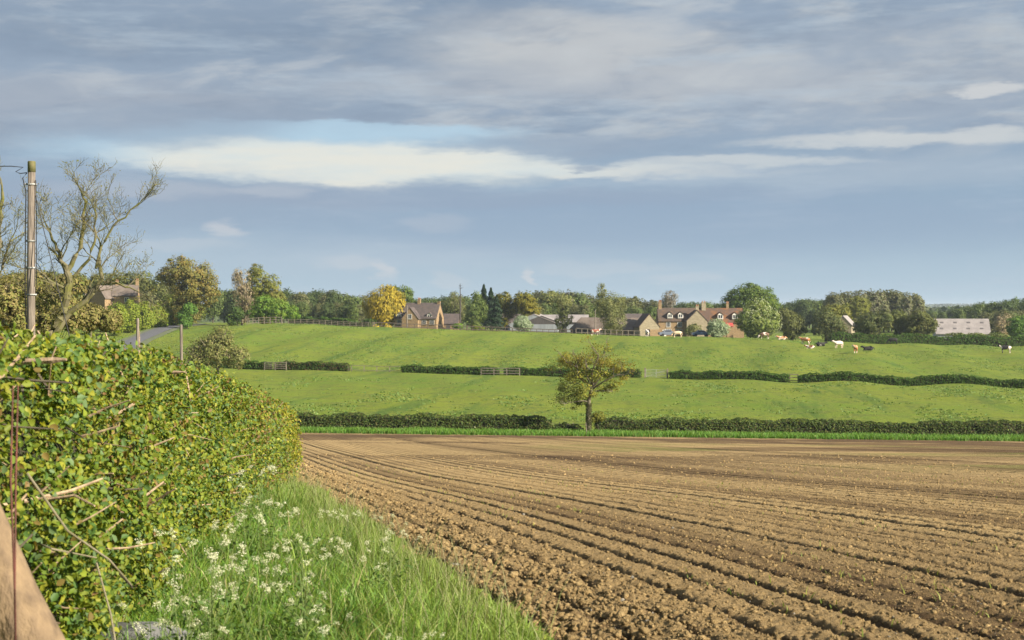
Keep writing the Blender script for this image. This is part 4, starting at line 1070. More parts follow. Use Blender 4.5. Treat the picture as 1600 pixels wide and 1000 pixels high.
# ------------------------------------------------------------------ lone tree by the far hedge
def lone_tree():
    D = 121.8; b = at(920, D); root = empty('tree', b)
    tag(root, 'lone sparse golden green tree standing in the far hedge', 'tree')
    r_ = random.Random(12); sc = D / F
    mb = MB(); tips = []
    def L(px, py, dy=0): return Vector(((px - 920) * sc, dy, wz_(py, D) - b.z))
    trunk = [Vector((0, 0, -.3)), L(919, 650), L(920, 635), L(921, 620), L(925, 605)]
    mb.tube(trunk, [.24, .165, .145, .13, .115], 10)
    def branch(a, c_, r0, lvl):
        pts_ = limb_path(a, c_, .12)
        mb.tube(pts_, [r0, r0 * .75, r0 * .5, r0 * .3], 6 if lvl < 2 else 4, False)
        if lvl < 3:
            for k_ in range(5 if lvl < 2 else 4):
                t_ = r_.uniform(.35, 1); i = min(2, int(t_ * 3)); p = pts_[i].lerp(pts_[i + 1], t_ * 3 - i)
                d = (Vector(c_) - Vector(a)).normalized() + Vector((r_.uniform(-.9, .9), r_.uniform(-.9, .9), r_.uniform(-.3, .7)))
                e_ = p + d.normalized() * (Vector(c_) - Vector(a)).length * r_.uniform(.28, .5)
                branch(p, e_, r0 * .4, lvl + 1)
        else: tips.append((pts_[3], pts_[2]))
    limbs = [((921, 622), (890, 618), .05), ((920, 628), (880, 630), .05), ((922, 610), (888, 600), .08), ((924, 606), (884, 565), .10), ((925, 604), (905, 572), .09),
             ((926, 604), (928, 545), .10), ((927, 602), (945, 552), .09), ((927, 604), (962, 575), .09), ((925, 608), (975, 585), .07), ((925, 612), (958, 612), .06),
             ((924, 604), (870, 582), .07), ((926, 600), (915, 560), .07), ((926, 602), (935, 565), .07)]
    for (a, c_, r0) in limbs: branch(L(*a, 0), L(*c_, r_.uniform(-1.7, 1.7)), r0, 1)
    # twiggy bare top
    mb.build('trunk', mat_noise('pale_oak_bark', (0.20, 0.17, 0.12), (0.10, 0.09, 0.055), 6, .95, .3), root)
    P1 = np.array([t_[0] for t_ in tips]); n_ = len(P1)
    px_ = P1[:, 0] / sc + 920; py_ = 482 - (P1[:, 2] + b.z) / sc
    keepp = .5 * np.where(py_ < 556, .25, np.where((px_ > 905) & (px_ < 945) & (py_ < 600), .45, 1.0))
    q = 26
    m_ = rng.random(n_) < keepp
    P2 = P1[m_]
    C = np.repeat(P2, q, 0) + rng.normal(size=(len(P2) * q, 3)) * np.array([.26, .26, .15])
    pxq = np.repeat(px_[m_], q); pyq = np.repeat(py_[m_], q)
    cA = palette(len(C), [(0.17, 0.145, 0.02, 3), (0.14, 0.145, 0.02, 3), (0.17, 0.115, 0.025, 1)], .2)
    cShade = palette(len(C), [(0.085, 0.105, 0.018, 3), (.055, .075, .015, 3)], .2)
    wShade = sstep(585, 610, pyq)[:, None] * sstep(940, 915, pxq)[:, None]  # shaded lower left of the crown is put into the leaf colour
    cols = cA * (1 - wShade) + cShade * wShade
    v, f, cc = leaf_cards(C, unit(rng.normal(size=C.shape) + [.2, -.1, .6]), .085 * (.6 + .8 * rng.random(len(C))), np.full(len(C), 1.3), cols)
    lob = [(v, f, cc)]
    GD = [(0.145, 0.13, 0.02, 3), (0.12, 0.125, 0.02, 3), (0.15, 0.105, 0.025, 1)]; SHADED = [(.055, .07, .016, 3), (.09, .10, .018, 2)]  # darkest palette paints shade into the lobes low on the left
    OG = [(.12, .13, .02, 3), (.15, .135, .02, 2), (.075, .09, .018, 2)]
    for (lpx, lpy, rx, ry, pl, cn) in ((884, 562, 18, 14, GD, 40), (903, 572, 18, 12, GD, 34), (885, 604, 20, 11, SHADED, 46), (882, 622, 15, 9, SHADED, 24), (904, 628, 13, 8, SHADED, 18), (897, 588, 18, 12, OG, 34),
                                      (945, 566, 22, 9, GD, 26), (965, 576, 17, 8, GD, 18), (928, 584, 24, 12, OG, 34), (960, 600, 20, 9, OG, 18), (930, 548, 20, 12, OG, 12), (912, 604, 16, 10, OG, 24),
                                      (945, 588, 18, 9, OG, 18), (936, 606, 14, 9, OG, 14), (975, 590, 12, 7, GD, 8), (922, 560, 16, 12, OG, 14), (952, 545, 14, 8, OG, 6), (908, 616, 14, 8, OG, 14), (917, 628, 7, 8, SHADED, 10), (925, 616, 9, 7, OG, 10), (896, 636, 10, 4, SHADED, 6)):
        v, f, cc, _c = crown_mesh([(*L(lpx, lpy, r_.uniform(-1.2, 1.2)), rx * sc, rx * sc * .8, ry * sc)], cn, 15, .085, pl, 1.3, .42, .2, gain=1.75)
        lob.append((v, f, cc))
    vo = np.cumsum([0] + [len(q_[0]) for q_ in lob])
    np_mesh('crown', np.concatenate([q_[0] for q_ in lob]), np.concatenate([q_[1] + o_ for q_, o_ in zip(lob, vo)]), M_TREELEAF, root, np.concatenate([q_[2] for q_ in lob]))
    # ivy on the trunk and bush at its foot
    n_ = 1500; a = rng.random(n_) * 2 * PI; z_ = rng.random(n_) * 2.5
    C = np.stack([np.cos(a) * (.18 + .09 * rng.random(n_)), np.sin(a) * (.18 + .09 * rng.random(n_)), z_], -1)
    v, f, cc = leaf_cards(C, unit(np.stack([np.cos(a), np.sin(a), a * 0 + .2], -1) + rng.normal(size=(n_, 3)) * .4), np.full(n_, .07), np.full(n_, 1.1), palette(n_, [(.05, .06, .018), (.07, .07, .025)]))
    np_mesh('ivy', v, f, M_TREELEAF, root, cc)
lone_tree()
tree(936, 122.6, [(936, 650, 12, 8), (926, 655, 12, 6)], [(.12, .125, .02, 3), (.08, .09, .02, 2)], 'small yellow green bush at the foot of the lone tree', 'bush', 'bush', clumps=40, per=34, leaf=.09, trunk_r=.03)

# ------------------------------------------------------------------ bare tree by the telegraph pole
def bare_tree(px, D, specs, label, seed, r0=.28):
    b = at(px, D); root = empty('tree', b); tag(root, label, 'tree')
    r_ = random.Random(seed); main, fine_ = MB(), MB(); sc = D / F
    tips = []
    def L(q): return Vector(((q[0] - 800) * sc - b.x, (q[2] if len(q) > 2 else 0), wz_(q[1], D) - b.z))
    def grow(p, d, ln, r, lvl):
        pts_ = [p]; rad = [r]; seg = 4 if lvl < 3 else 3
        for i in range(seg):
            d = (d + Vector((r_.uniform(-.32, .32), r_.uniform(-.32, .32), r_.uniform(-.18, .30)))).normalized()
            p = p + d * ln / seg; pts_.append(p); rad.append(r * (1 - .6 * (i + 1) / seg))
            if lvl < 5 and i >= 0:
                for k_ in range(1 if lvl > 3 else (2 if r_.random() < .6 else 1)):
                    d2 = (d + Vector((r_.uniform(-1, 1), r_.uniform(-1, 1), r_.uniform(-.45, .75)))).normalized()
                    grow(p, d2, ln * r_.uniform(.42, .66), max(rad[-1] * .62, .006), lvl + 1)
        (main if lvl < 3 else fine_).tube(pts_, rad, 6 if lvl < 3 else 3, False)
        if lvl >= 4: tips.append(pts_[-1])
    for path, ra, rb, kids in specs:
        P_ = [L(q) for q in path]; m_ = len(P_)
        ra, rb, kids = ra * .72, rb * .72, max(2, int(kids * .75)); rad = [ra + (rb - ra) * i / (m_ - 1) for i in range(m_)]
        # wobble between the key points
        Q, RQ = [], []
        for i in range(m_ - 1):
            for s_ in range(3):
                t_ = s_ / 3; Q.append(P_[i].lerp(P_[i + 1], t_) + Vector((r_.uniform(-1, 1), r_.uniform(-1, 1), r_.uniform(-1, 1))) * (.07 if s_ else 0)); RQ.append(rad[i] * (1 - t_) + rad[i + 1] * t_)
        Q.append(P_[-1]); RQ.append(rad[-1]); main.tube(Q, RQ, 9)
        for k_ in range(kids):
            i = r_.randint(len(Q) // 4, len(Q) - 2)
            ax_ = (Q[i + 1] - Q[i]).normalized()
            d = (ax_ * .5 + Vector((r_.uniform(-1, 1), r_.uniform(-1, 1), r_.uniform(-.1, 1)))).normalized()
            grow(Q[i], d, r_.uniform(.7, 1.25), max(RQ[i] * .42, .018), 2)
        grow(Q[-1], (Q[-1] - Q[-2]).normalized(), .75, rb * .8, 2)
    main.build('trunk', M_BARKMOSS, root); fine_.build('twigs', M_BARKMOSS, root)
    P1 = np.array(tips)
    if len(P1):
        P1 = P1[rng.random(len(P1)) < .25]; C = np.repeat(P1, 2, 0) + rng.normal(size=(len(P1) * 2, 3)) * .04
        v, f, cc = leaf_cards(C, unit(rng.normal(size=C.shape)), np.full(len(C), .035), np.full(len(C), 1.5), palette(len(C), [(.17, .15, .03), (.14, .15, .03)]))
        tag(np_mesh('buds', v, f, M_TREELEAF, root, cc), kind='stuff')
bare_tree(88, 50, [
    ([(75, 545), (85, 510), (100, 490), (106, 450), (104, 425)], .22, .15, 4),
    ([(104, 425), (118, 400), (130, 360), (133, 325), (128, 300)], .12, .045, 6),
    ([(104, 425), (95, 395), (82, 375), (72, 350)], .10, .04, 6),
    ([(106, 440), (140, 405), (150, 365), (147, 325)], .08, .035, 6),
    ([(150, 420), (165, 375), (185, 345), (212, 322)], .07, .03, 5),
    ([(75, 545), (100, 500), (135, 470), (160, 435), (155, 400)], .16, .07, 6),
    ([(135, 470), (158, 436), (185, 443), (215, 455)], .08, .03, 4),
    ([(100, 450), (70, 430), (40, 420)], .07, .03, 5)], 'gnarled leafless tree with mossy limbs right of the telegraph pole', 5)
bare_tree(-12, 46, [
    ([(-20, 560), (-12, 480), (-5, 400), (2, 340), (4, 300)], .20, .06, 9),
    ([(-10, 440), (8, 400), (20, 370)], .07, .03, 5)], 'leafless tree cut off by the left edge of the view', 9)

# ------------------------------------------------------------------ telegraph pole, cables and posts
D = 40.0; b = at(50, D); tp = empty('telegraph_pole', b); tag(tp, 'tall weathered telegraph pole with algae on its top at the left', 'pole')
Hp = wz_(252, D) - b.z
mb = MB(); mb.tube([(0, 0, -.3), (-.03, 0, Hp * .5), (0, 0, Hp - .28)], [.122, .108, .096], 14); mb.build('shaft', M_POLE, tp, smooth=True)
mb = MB(); mb.tube([(0, 0, Hp - .285), (0, 0, Hp - .02), (0, 0, Hp)], [.104, .102, .09], 14); mb.build('top', M_POLETOP, tp, smooth=True)
mb = MB(); mb.box(-.20, -.13, -.05, .05, .2, Hp * .42); mb.build('cable_guard', mat_noise('dark_guard', (.05, .055, .06), (.035, .04, .04), 3, .6), tp)
for zz in (Hp - .62, Hp - 2.1, Hp - 2.8, Hp - 3.5):
    mb = MB(); mb.tube([(0, 0, zz), (0, 0, zz + .035)], [.126, .126], 14); mb.box(-.17, -.13, -.03, .03, zz - .01, zz + .05); mb.build('clip', M_STEEL, tp)
mb = MB()
mb.tube([(-.12, -.06, Hp * .4), (-.16, -.07, Hp * .6), (-.14, -.08, Hp * .8), (-.12, -.10, Hp - .8), (-.22, -.05, Hp - .45), (-.12, 0, Hp - .3)], [.016] * 6, 5)
mb.tube([(.13, -.06, Hp * .6), (.14, -.06, Hp * .8), (.12, -.05, Hp - .5)], [.012] * 3, 5)
mb.build('down_cable', M_WIRE, tp)
mb = MB(); P0 = Vector((-.12, 0, Hp - .3)); P1 = Vector((-14, -4, Hp + .6))
pts_ = [P0, Vector((-.30, 0, Hp - .32)), Vector((-.42, 0, Hp - .28)), Vector((-.22, 0, Hp - .16)), Vector((-.5, -.1, Hp - .14))] + [Vector((-.5, -.1, Hp - .14)).lerp(P1, t_) - Vector((0, 0, 1.4 * t_ * (1 - t_))) for t_ in (.1, .25, .5, .75, 1)]
mb.tube(pts_, [.013] * len(pts_), 5); o_ = mb.build('overhead_cable', M_WIRE, None, loc=b); tag(o_, 'black overhead cable leaving the telegraph pole to the left', 'cable')
mb = MB(); st0 = Vector((.1, 0, Hp - .9)); st1 = Vector((wx_(160, 38) - b.x, -2, tz(wx_(160, 38), 38) - b.z))
mb.tube([st0, st0.lerp(st1, .5), st1], [.011, .011, .011], 5); o_ = mb.build('stay_wire', M_WIRE, None, loc=b); tag(o_, 'slanting dark stay wire running down right of the telegraph pole', 'wire')
for px, py, D, r, lb in ((215, 497, 37, .036, 'thin grey wooden post left of the lane, behind the hedge'), (283, 507, 33, .032, 'thin tall wooden post right of the lane, behind the hedge')):
    b = at(px, D); h_ = wz_(py, D) - b.z; mb = MB(); mb.tube([(0, 0, -.2), (.01, 0, h_ * .5), (0, 0, h_ * .985), (0, 0, h_)], [r * 1.1, r, r, r * .7], 10)
    o_ = mb.build('post', M_POLE, None, loc=b, smooth=True); tag(o_, lb, 'post')
for px, py, D, r, lb, mt in ((636, 477, 346, .16, 'pale pole in front of the stone cottage', M_POLE), (930, 484, 350, .13, 'pale pole before the brown hipped barn roof', M_POLE)):
    b = at(px, D); h_ = wz_(py, D) - b.z; mb = MB(); mb.tube([(0, 0, -.2), (0, 0, h_)], [r, r * .75], 10)
    o_ = mb.build('pole', mt, None, loc=b); tag(o_, lb, 'pole')
b = at(719, 362); h_ = wz_(443, 362) - b.z; mb = MB(); mb.tube([(0, 0, -.2), (0.05, 0, h_ * .5), (0, 0, h_)], [.25, .17, .05], 8)
for i in range(40):
    z_ = h_ * random.uniform(.3, .97); a = random.uniform(0, 6.3); l_ = random.uniform(.3, .9)
    mb.tube([(0, 0, z_), (math.cos(a) * l_, math.sin(a) * l_, z_ + l_ * .5)], [.05, .015], 4)
o_ = mb.build('dead_tree', mat_noise('dead_bark', (.05, .045, .04), (.07, .06, .05), 3), None, loc=b); tag(o_, 'thin dark dead conifer trunk left of the green birch', 'tree')

# ------------------------------------------------------------------ lane
def strip(name, pts, w, mat, lift):
    tt = np.linspace(0, 1, 60); xs = np.interp(tt, np.linspace(0, 1, len(pts)), [p[0] for p in pts]); ys = np.interp(tt, np.linspace(0, 1, len(pts)), [p[1] for p in pts])
    V_, Fc = [], []
    for i in range(60):
        j = min(i + 1, 59); k_ = max(i - 1, 0); d = Vector((xs[j] - xs[k_], ys[j] - ys[k_])).normalized(); nx, ny = -d.y, d.x
        for m_ in range(5):
            q = (m_ / 4 - .5) * w; x, y = xs[i] + nx * q, ys[i] + ny * q
            V_.append((x, y, tz(xs[i], ys[i]) + lift - .04 * abs(m_ - 2) / 2))
    for i in range(59):
        for m_ in range(4): Fc.append((i * 5 + m_, i * 5 + m_ + 1, (i + 1) * 5 + m_ + 1, (i + 1) * 5 + m_))
    return np_mesh(name, V_, Fc, mat, smooth=True)
LN = [(-66, 255), (-69.5, 270), (-72.2, 290), (-73.5, 315), (-74.3, 332), (-74.5, 350), (-76, 372)]
tag(strip('road', LN, 3.6, M_ROAD, .24), kind='structure')
tag(strip('road_verge', LN, 6.4, M_ROADLINE, .14), kind='structure')

# ------------------------------------------------------------------ fences and gates
def fence(p0, p1, posts, h, rails, label, mat, pr=.06, cat='fence', name='fence', group=None, rail_h=.10, sag=0):
    P0 = Vector((p0[0], p0[1], tz(*p0))); root = empty(name, P0); tag(root, label, cat, group)
    pp = []
    for i in range(posts):
        t_ = i / (posts - 1); x = p0[0] + (p1[0] - p0[0]) * t_; y = p0[1] + (p1[1] - p0[1]) * t_; z = tz(x, y); pp.append(Vector((x, y, z)) - P0)
        mb = MB(); hh_ = h * random.uniform(.97, 1.06)
        mb.box(x - P0.x - pr, x - P0.x + pr, y - P0.y - pr, y - P0.y + pr, z - P0.z - .2, z - P0.z + hh_); mb.build('post', mat, root)
    for r_ in range(rails):
        z_ = h * (0.93 - r_ * .72 / max(1, rails - 1) if rails > 1 else .85); mb = MB()
        for a, c_ in zip(pp, pp[1:]):
            d = (c_ - a); dn = Vector((d.y, -d.x, 0)).normalized() * (pr + .022)
            if dn.y > 0: dn = -dn
            s_ = random.uniform(-.02, .02) - sag * r_
            vs = []
            for q in (a + dn, c_ + dn):
                for oy in (-.02, .02):
                    for oz in (0, rail_h): vs.append(q + Vector((0, oy, z_ + oz + s_)))
            mb.add(vs, [(0, 1, 3, 2), (4, 6, 7, 5), (0, 4, 5, 1), (2, 3, 7, 6), (1, 5, 7, 3), (0, 2, 6, 4)])
        mb.build('rail', mat, root)
def crest(px, D=333): return (wx_(px, D), D)
fence(crest(386, 336), crest(440, 336), 7, 1.5, 3, 'pale post and rail fence at the left end of the crest', M_RAIL, .07)
fence(crest(441, 336), crest(585, 338), 16, 1.05, 3, 'grey post and rail fence along the crest left of the willow', M_RAIL, .05, rail_h=.06)
fence(crest(586, 338), crest(800, 340), 22, .95, 2, 'dark rail fence before the stone cottage garden', M_DARKRAIL, .06, rail_h=.16)
fence(crest(801, 340), crest(895, 340), 11, .8, 2, 'dark low rail fence in front of the grey barn', M_DARKRAIL, .06, rail_h=.16)
fence(crest(900, 341), crest(1000, 341), 12, 1.2, 2, 'rough weathered paddock fence before the brown roofed barns', M_RAIL, .08)
def off(p, d): return (p[0], p[1] - d)
fence(off(h3(415), 1.1), off(h3(449), 1.1), 3, 1.15, 4, 'pale wooden rails closing the leftmost gap of the meadow hedge', M_RAIL, .06)
fence(h3(549), h3(629), 5, .85, 2, 'low sagging rail fence across the wide gap in the meadow hedge', M_RAIL, .05, rail_h=.07)
fence(off(h3(752), 1.1), off(h3(812), 1.1), 4, 1.0, 3, 'weathered wooden hurdle in the middle of the meadow hedge', M_RAIL, .06)
fence(h3(1234), h3(1247), 2, 1.1, 3, 'short wooden stile rails in the right part of the meadow hedge', M_RAIL, .06)
fence((wx_(853, 123.2), 123.2), (wx_(917, 123.2), 123.2), 4, .85, 1, 'thin wire and rail fence in the hedge gap left of the lone tree', M_RAIL, .03, rail_h=.05)
mb = MB(); b = at(916, 118.9); mb.tube([(0, 0, -.1), (.02, 0, .5), (-.04, 0, 1.05)], [.035, .033, .03], 7); o_ = mb.build('stake', M_RAIL, None, loc=b); tag(o_, 'single pale stake in the far verge below the lone tree', 'stake')
def gate(p0, p1, label):
    P0 = Vector((p0[0], p0[1], tz(*p0))); root = empty('gate', P0); tag(root, label, 'gate'); e_ = Vector((p1[0], p1[1], tz(*p1))) - P0
    for q in (Vector((0, 0, 0)), e_):
        mb = MB(); mb.box(q.x - .09, q.x + .09, q.y - .09, q.y + .09, q.z - .2, q.z + 1.35); mb.build('post', M_RAIL, root)
    mb = MB(); a = e_ * .04; c_ = e_ * .96
    for i in range(6):
        z_ = Vector((0, 0, .15 + i * .2)); mb.tube([a + z_, c_ + z_], [.022, .022], 6)
    for t_ in (.04, .5, .96): mb.tube([e_ * t_ + Vector((0, 0, .15)), e_ * t_ + Vector((0, 0, 1.15))], [.022, .022], 6)
    mb.tube([a + Vector((0, 0, .15)), c_ + Vector((0, 0, 1.15))], [.018, .018], 6)
    mb.build('gate_frame', M_STEEL, root)
gate(h3(1008), h3(1043), 'grey metal field gate between wooden posts in the meadow hedge')

# ------------------------------------------------------------------ buildings
M_STONE = mat_noise('honey_stone', (0.28, 0.195, 0.105), (0.19, 0.13, 0.07), 2.2, .9, .3, (1, 1, 2.5))
M_STONE2 = mat_noise('brown_stone', (0.27, 0.19, 0.10), (0.19, 0.13, 0.07), 2.2, .9, .3, (1, 1, 2.5))
M_STONEG = mat_noise('grey_stone', (0.30, 0.255, 0.17), (0.22, 0.185, 0.12), 1.5, .9, .3, (1, 1, 2.5))
M_TILE = mat_noise('dark_tile', (0.07, 0.058, 0.054), (0.10, 0.08, 0.07), 1.6, .85, .3)
M_TILEB = mat_noise('mossy_brown_tile', (0.075, 0.056, 0.043), (0.115, 0.072, 0.043), .9, .9, .3, lo=.45, hi=.7)
M_TILERUST = mat_noise('rusty_tile', (0.088, 0.058, 0.042), (0.15, 0.072, 0.032), .5, .9, .3, lo=.42, hi=.6)
M_BARNR = mat_noise('weathered_barn_roof', (0.105, 0.083, 0.066), (0.145, 0.118, 0.095), .6, .9, .3)
M_FIBRE = mat_noise('fibre_cement', (0.265, 0.238, 0.222), (0.21, 0.188, 0.176), .7, .8)
M_GREYW = mat_noise('grey_cladding', (0.25, 0.265, 0.28), (0.19, 0.205, 0.22), .6, .7, 0, (3, 3, .4))
M_DARKB = mat_noise('dark_boarding', (0.055, 0.05, 0.05), (0.085, 0.075, 0.07), 1.5, .9, 0, (5, 5, .5))
M_FRAME = mat_noise('painted_frame', (0.62, 0.60, 0.54), (0.52, 0.50, 0.44), 2, .6)
M_RED = mat_noise('red_sheet', (0.42, 0.06, 0.05), (0.34, 0.06, 0.05), 1, .7)
def mglass(nt, p):
    p.inputs['Base Color'].default_value = (.03, .035, .045, 1); p.inputs['Roughness'].default_value = .12; p.inputs['Specular IOR Level'].default_value = .5
M_GLASS = principled('window_glass', mglass)
def rot(p, o, a):
    return Vector((o[0] + p[0] * math.cos(a) - p[1] * math.sin(a), o[1] + p[0] * math.sin(a) + p[1] * math.cos(a), p[2] + (o[2] if len(o) > 2 else 0)))
def block(root, o, a, L, Wd, eave, ridge, wall, roof, hip=0.0, over=.25, low=0.0, gable_mat=None, roof_name='roof', wall_name='wall', z0=-.8):
    """gabled block: ridge along local x, front face at local y=-Wd/2"""
    def T(x, y, z): return rot((x, y, z), o, a)
    l, w = L / 2, Wd / 2; mb = MB()
    if hip: mb.add([T(x, y, z) for x, y, z in ((-l, -w, z0), (l, -w, z0), (l, w, z0), (-l, w, z0), (-l, -w, eave), (l, -w, eave), (l, w, eave), (-l, w, eave))],
                   [(0, 1, 5, 4), (1, 2, 6, 5), (2, 3, 7, 6), (3, 0, 4, 7), (0, 3, 2, 1), (4, 5, 6, 7)])
    else: mb.add([T(x, y, z) for x, y, z in ((-l, -w, z0), (l, -w, z0), (l, w, z0), (-l, w, z0), (-l, -w, eave), (l, -w, eave), (l, w, eave), (-l, w, eave), (-l, 0, ridge - .05), (l, 0, ridge - .05))],
                 [(0, 1, 5, 4), (1, 2, 6, 9, 5), (2, 3, 7, 6), (3, 0, 4, 8, 7), (0, 3, 2, 1)])
    mb.build(wall_name, wall, root)
    mb = MB(); ov = over; th = .16; sl_ = (ridge - eave) / w; ze = eave - sl_ * ov
    for sgn in (-1, 1):
        lh = l - hip if hip else l + .08
        le = l + (ov if hip else .08)
        vs = [(-le, sgn * (w + ov), ze), (le, sgn * (w + ov), ze), (lh, 0, ridge), (-lh, 0, ridge)]
        vs = vs + [(x, y, z + th) for x, y, z in vs]
        mb.add([T(*q) for q in vs], [(0, 1, 2, 3), (4, 7, 6, 5), (0, 4, 5, 1), (1, 5, 6, 2), (3, 2, 6, 7), (0, 3, 7, 4)])
    if hip:
        for sx in (-1, 1):
            vs = [(sx * (l + ov), -(w + ov), ze), (sx * (l + ov), (w + ov), ze), (sx * (l - hip), 0, ridge)]; vs = vs + [(x, y, z + th) for x, y, z in vs]
            mb.add([T(*q) for q in vs], [(0, 1, 2), (3, 5, 4), (0, 3, 4, 1)])
    return mb.build(roof_name, roof, root)
def box_l(root, o, a, x0, x1, y0, y1, z0, z1, mat, name):
    mb = MB(); mb.add([rot(q, o, a) for q in ((x0, y0, z0), (x1, y0, z0), (x1, y1, z0), (x0, y1, z0), (x0, y0, z1), (x1, y0, z1), (x1, y1, z1), (x0, y1, z1))],
                      [(0, 3, 2, 1), (4, 5, 6, 7), (0, 1, 5, 4), (1, 2, 6, 5), (2, 3, 7, 6), (3, 0, 4, 7)])
    return mb.build(name, mat, root)
def window(root, o, a, x, z, w, h, y, bars=2, sill=True, side=None):
    """window in the face at local y (front).  frame proud of the wall, pane behind the frame"""
    mb = MB(); t_ = .09
    def bx(x0, x1, z0, z1, y0, y1): mb.add([rot(q, o, a) for q in ((x0, y0, z0), (x1, y0, z0), (x1, y1, z0), (x0, y1, z0), (x0, y0, z1), (x1, y0, z1), (x1, y1, z1), (x0, y1, z1))],
                                          [(0, 3, 2, 1), (4, 5, 6, 7), (0, 1, 5, 4), (1, 2, 6, 5), (2, 3, 7, 6), (3, 0, 4, 7)])
    bx(x - w / 2, x - w / 2 + t_, z, z + h, y - .07, y + .01); bx(x + w / 2 - t_, x + w / 2, z, z + h, y - .07, y + .01)
    bx(x - w / 2 + t_, x + w / 2 - t_, z, z + t_, y - .07, y + .01); bx(x - w / 2 + t_, x + w / 2 - t_, z + h - t_, z + h, y - .07, y + .01)
    for i in range(1, bars):
        xx = x - w / 2 + w * i / bars; bx(xx - .03, xx + .03, z + t_, z + h - t_, y - .065, y + .01)
    fr = mb.build('window', M_FRAME, root)
    mb = MB(); bx(x - w / 2 + t_, x + w / 2 - t_, z + t_, z + h - t_, y - .03, y + .005); mb.build('pane', M_GLASS, fr)
    if sill: mb = MB(); bx(x - w / 2 - .08, x + w / 2 + .08, z - .1, z - .003, y - .12, y + .01); mb.build('sill', M_STONEG, fr)
def dormer(root, o, a, x, z, w, h, y0, y1, wall, roof):
    """gabled dormer: front at y0, runs back to y1"""
    def T(*q): return rot(q, o, a)
    mb = MB(); hw = w / 2; rg = z + h + hw * .9
    mb.add([T(x - hw, y0, z), T(x + hw, y0, z), T(x + hw, y1, z), T(x - hw, y1, z), T(x - hw, y0, z + h), T(x + hw, y0, z + h), T(x + hw, y1, z + h), T(x - hw, y1, z + h), T(x, y0, rg), T(x, y1, rg)],
           [(0, 1, 5, 8, 4), (1, 2, 6, 5), (3, 0, 4, 7), (2, 3, 7, 9, 6), (0, 3, 2, 1)])
    dm = mb.build('dormer', wall, root)
    mb = MB()
    for sg in (-1, 1):
        vs = [(x + sg * (hw + .15), y0 - .15, z + h - .13), (x, y0 - .15, rg + .02), (x, y1, rg + .02), (x + sg * (hw + .15), y1, z + h - .13)]
        vs = vs + [(q[0], q[1], q[2] + .1) for q in vs]
        mb.add([T(*q) for q in vs], [(0, 1, 2, 3), (4, 7, 6, 5), (0, 4, 5, 1), (1, 5, 6, 2), (2, 6, 7, 3), (0, 3, 7, 4)])
    mb.build('roof', roof, dm)
    mb = MB()
    def bx(x0, x1, z0, z1, ya, yb, m=mb): m.add([T(*q) for q in ((x0, ya, z0), (x1, ya, z0), (x1, yb, z0), (x0, yb, z0), (x0, ya, z1), (x1, ya, z1), (x1, yb, z1), (x0, yb, z1))], [(0, 3, 2, 1), (4, 5, 6, 7), (0, 1, 5, 4), (1, 2, 6, 5), (2, 3, 7, 6), (3, 0, 4, 7)])
    zz0, zz1 = z + .12, z + h + .1
    for x0, x1, z0, z1 in ((x - hw + .06, x - hw + .2, zz0, zz1), (x + hw - .2, x + hw - .06, zz0, zz1), (x - hw + .2, x + hw - .2, zz1 - .12, zz1), (x - hw + .2, x + hw - .2, zz0, zz0 + .12), (x - .05, x + .05, zz0 + .12, zz1 - .12)): bx(x0, x1, z0, z1, y0 - .06, y0 + .01)
    mb.build('window', M_FRAME, dm)
    m2 = MB(); bx(x - hw + .2, x + hw - .2, zz0 + .12, zz1 - .12, y0 - .03, y0 + .005, m2); m2.build('pane', M_GLASS, dm)
def chimney(root, o, a, x, y, z0, z1, w, mat, pots=2):
    c_ = box_l(root, o, a, x - w / 2, x + w / 2, y - w / 2, y + w / 2, z0, z1, mat, 'chimney')
    box_l(c_, o, a, x - w / 2 - .06, x + w / 2 + .06, y - w / 2 - .06, y + w / 2 + .06, z1 + .002, z1 + .12, mat, 'cap')
    for i in range(pots):
        mb = MB(); xx = x + (i - (pots - 1) / 2) * w * .5; mb.tube([rot((xx, y, z1 + .12), o, a), rot((xx, y, z1 + .5), o, a)], [.12, .10], 8)
        mb.build('chimney_pot', mat_noise('terracotta', (.34, .17, .10), (.28, .14, .08), 3), c_)

# stone cottage with the front gable
D = 372; sc = D / F
b = Vector((wx_(655, D), D, tz(wx_(655, D), D))); ho = empty('house', b); tag(ho, 'honey stone cottage with dark tiled roof and front gable beside the willow', 'house')
o = (0, 0, 0); a = R(-14)
rg = wz_(474, D) - b.z; ev = wz_(496.5, D) - b.z
block(ho, o, a, 10.6, 6.2, ev, rg, M_STONE, M_TILE)
# front gable wing
wo_ = rot((-.7, -3.6, 0), o, a); block(ho, wo_, a + R(90), 3.2, 4.0, ev - .1, rg - 1.1, M_STONE, M_TILE, wall_name='gable_wall', roof_name='gable_roof')
window(ho, wo_, a, 0, ev - .3, 1.0, 1.2, -1.6); 
for x in (-4.2, 3.5): dormer(ho, o, a, x, ev - .25, 1.3, .9, -2.95, -1.3, M_FRAME, M_TILE)
dormer(ho, o, a, -3.05 + .9, ev - .25, .9, .8, -2.95, -1.3, M_FRAME, M_TILE) if False else None
for x in (-4.1, 2.2, 4.2): window(ho, o, a, x, .9, 1.1, 1.2, -3.1)
chimney(ho, o, a, 0, 0, rg - .3, rg + .9, .7, M_STONE); chimney(ho, o, a, 5.0, 0, rg - .3, rg + .3, .7, M_STONE, 0)
ge = rot((5.3, 0, 0), o, a)
# its lean-to
b = at(703, 376); lo_ = empty('outbuilding', b); tag(lo_, 'low dark roofed outbuilding right of the stone cottage', 'outbuilding')
block(lo_, (0, 0, 0), R(-8), 5.0, 4.6, wz_(505, 376) - b.z, wz_(491, 376) - b.z, M_STONE2, M_TILE); box_l(lo_, (0, 0, 0), R(-8), -.5, .5, -2.33, -2.29, -.2, 1.7, M_DARKB, 'door')
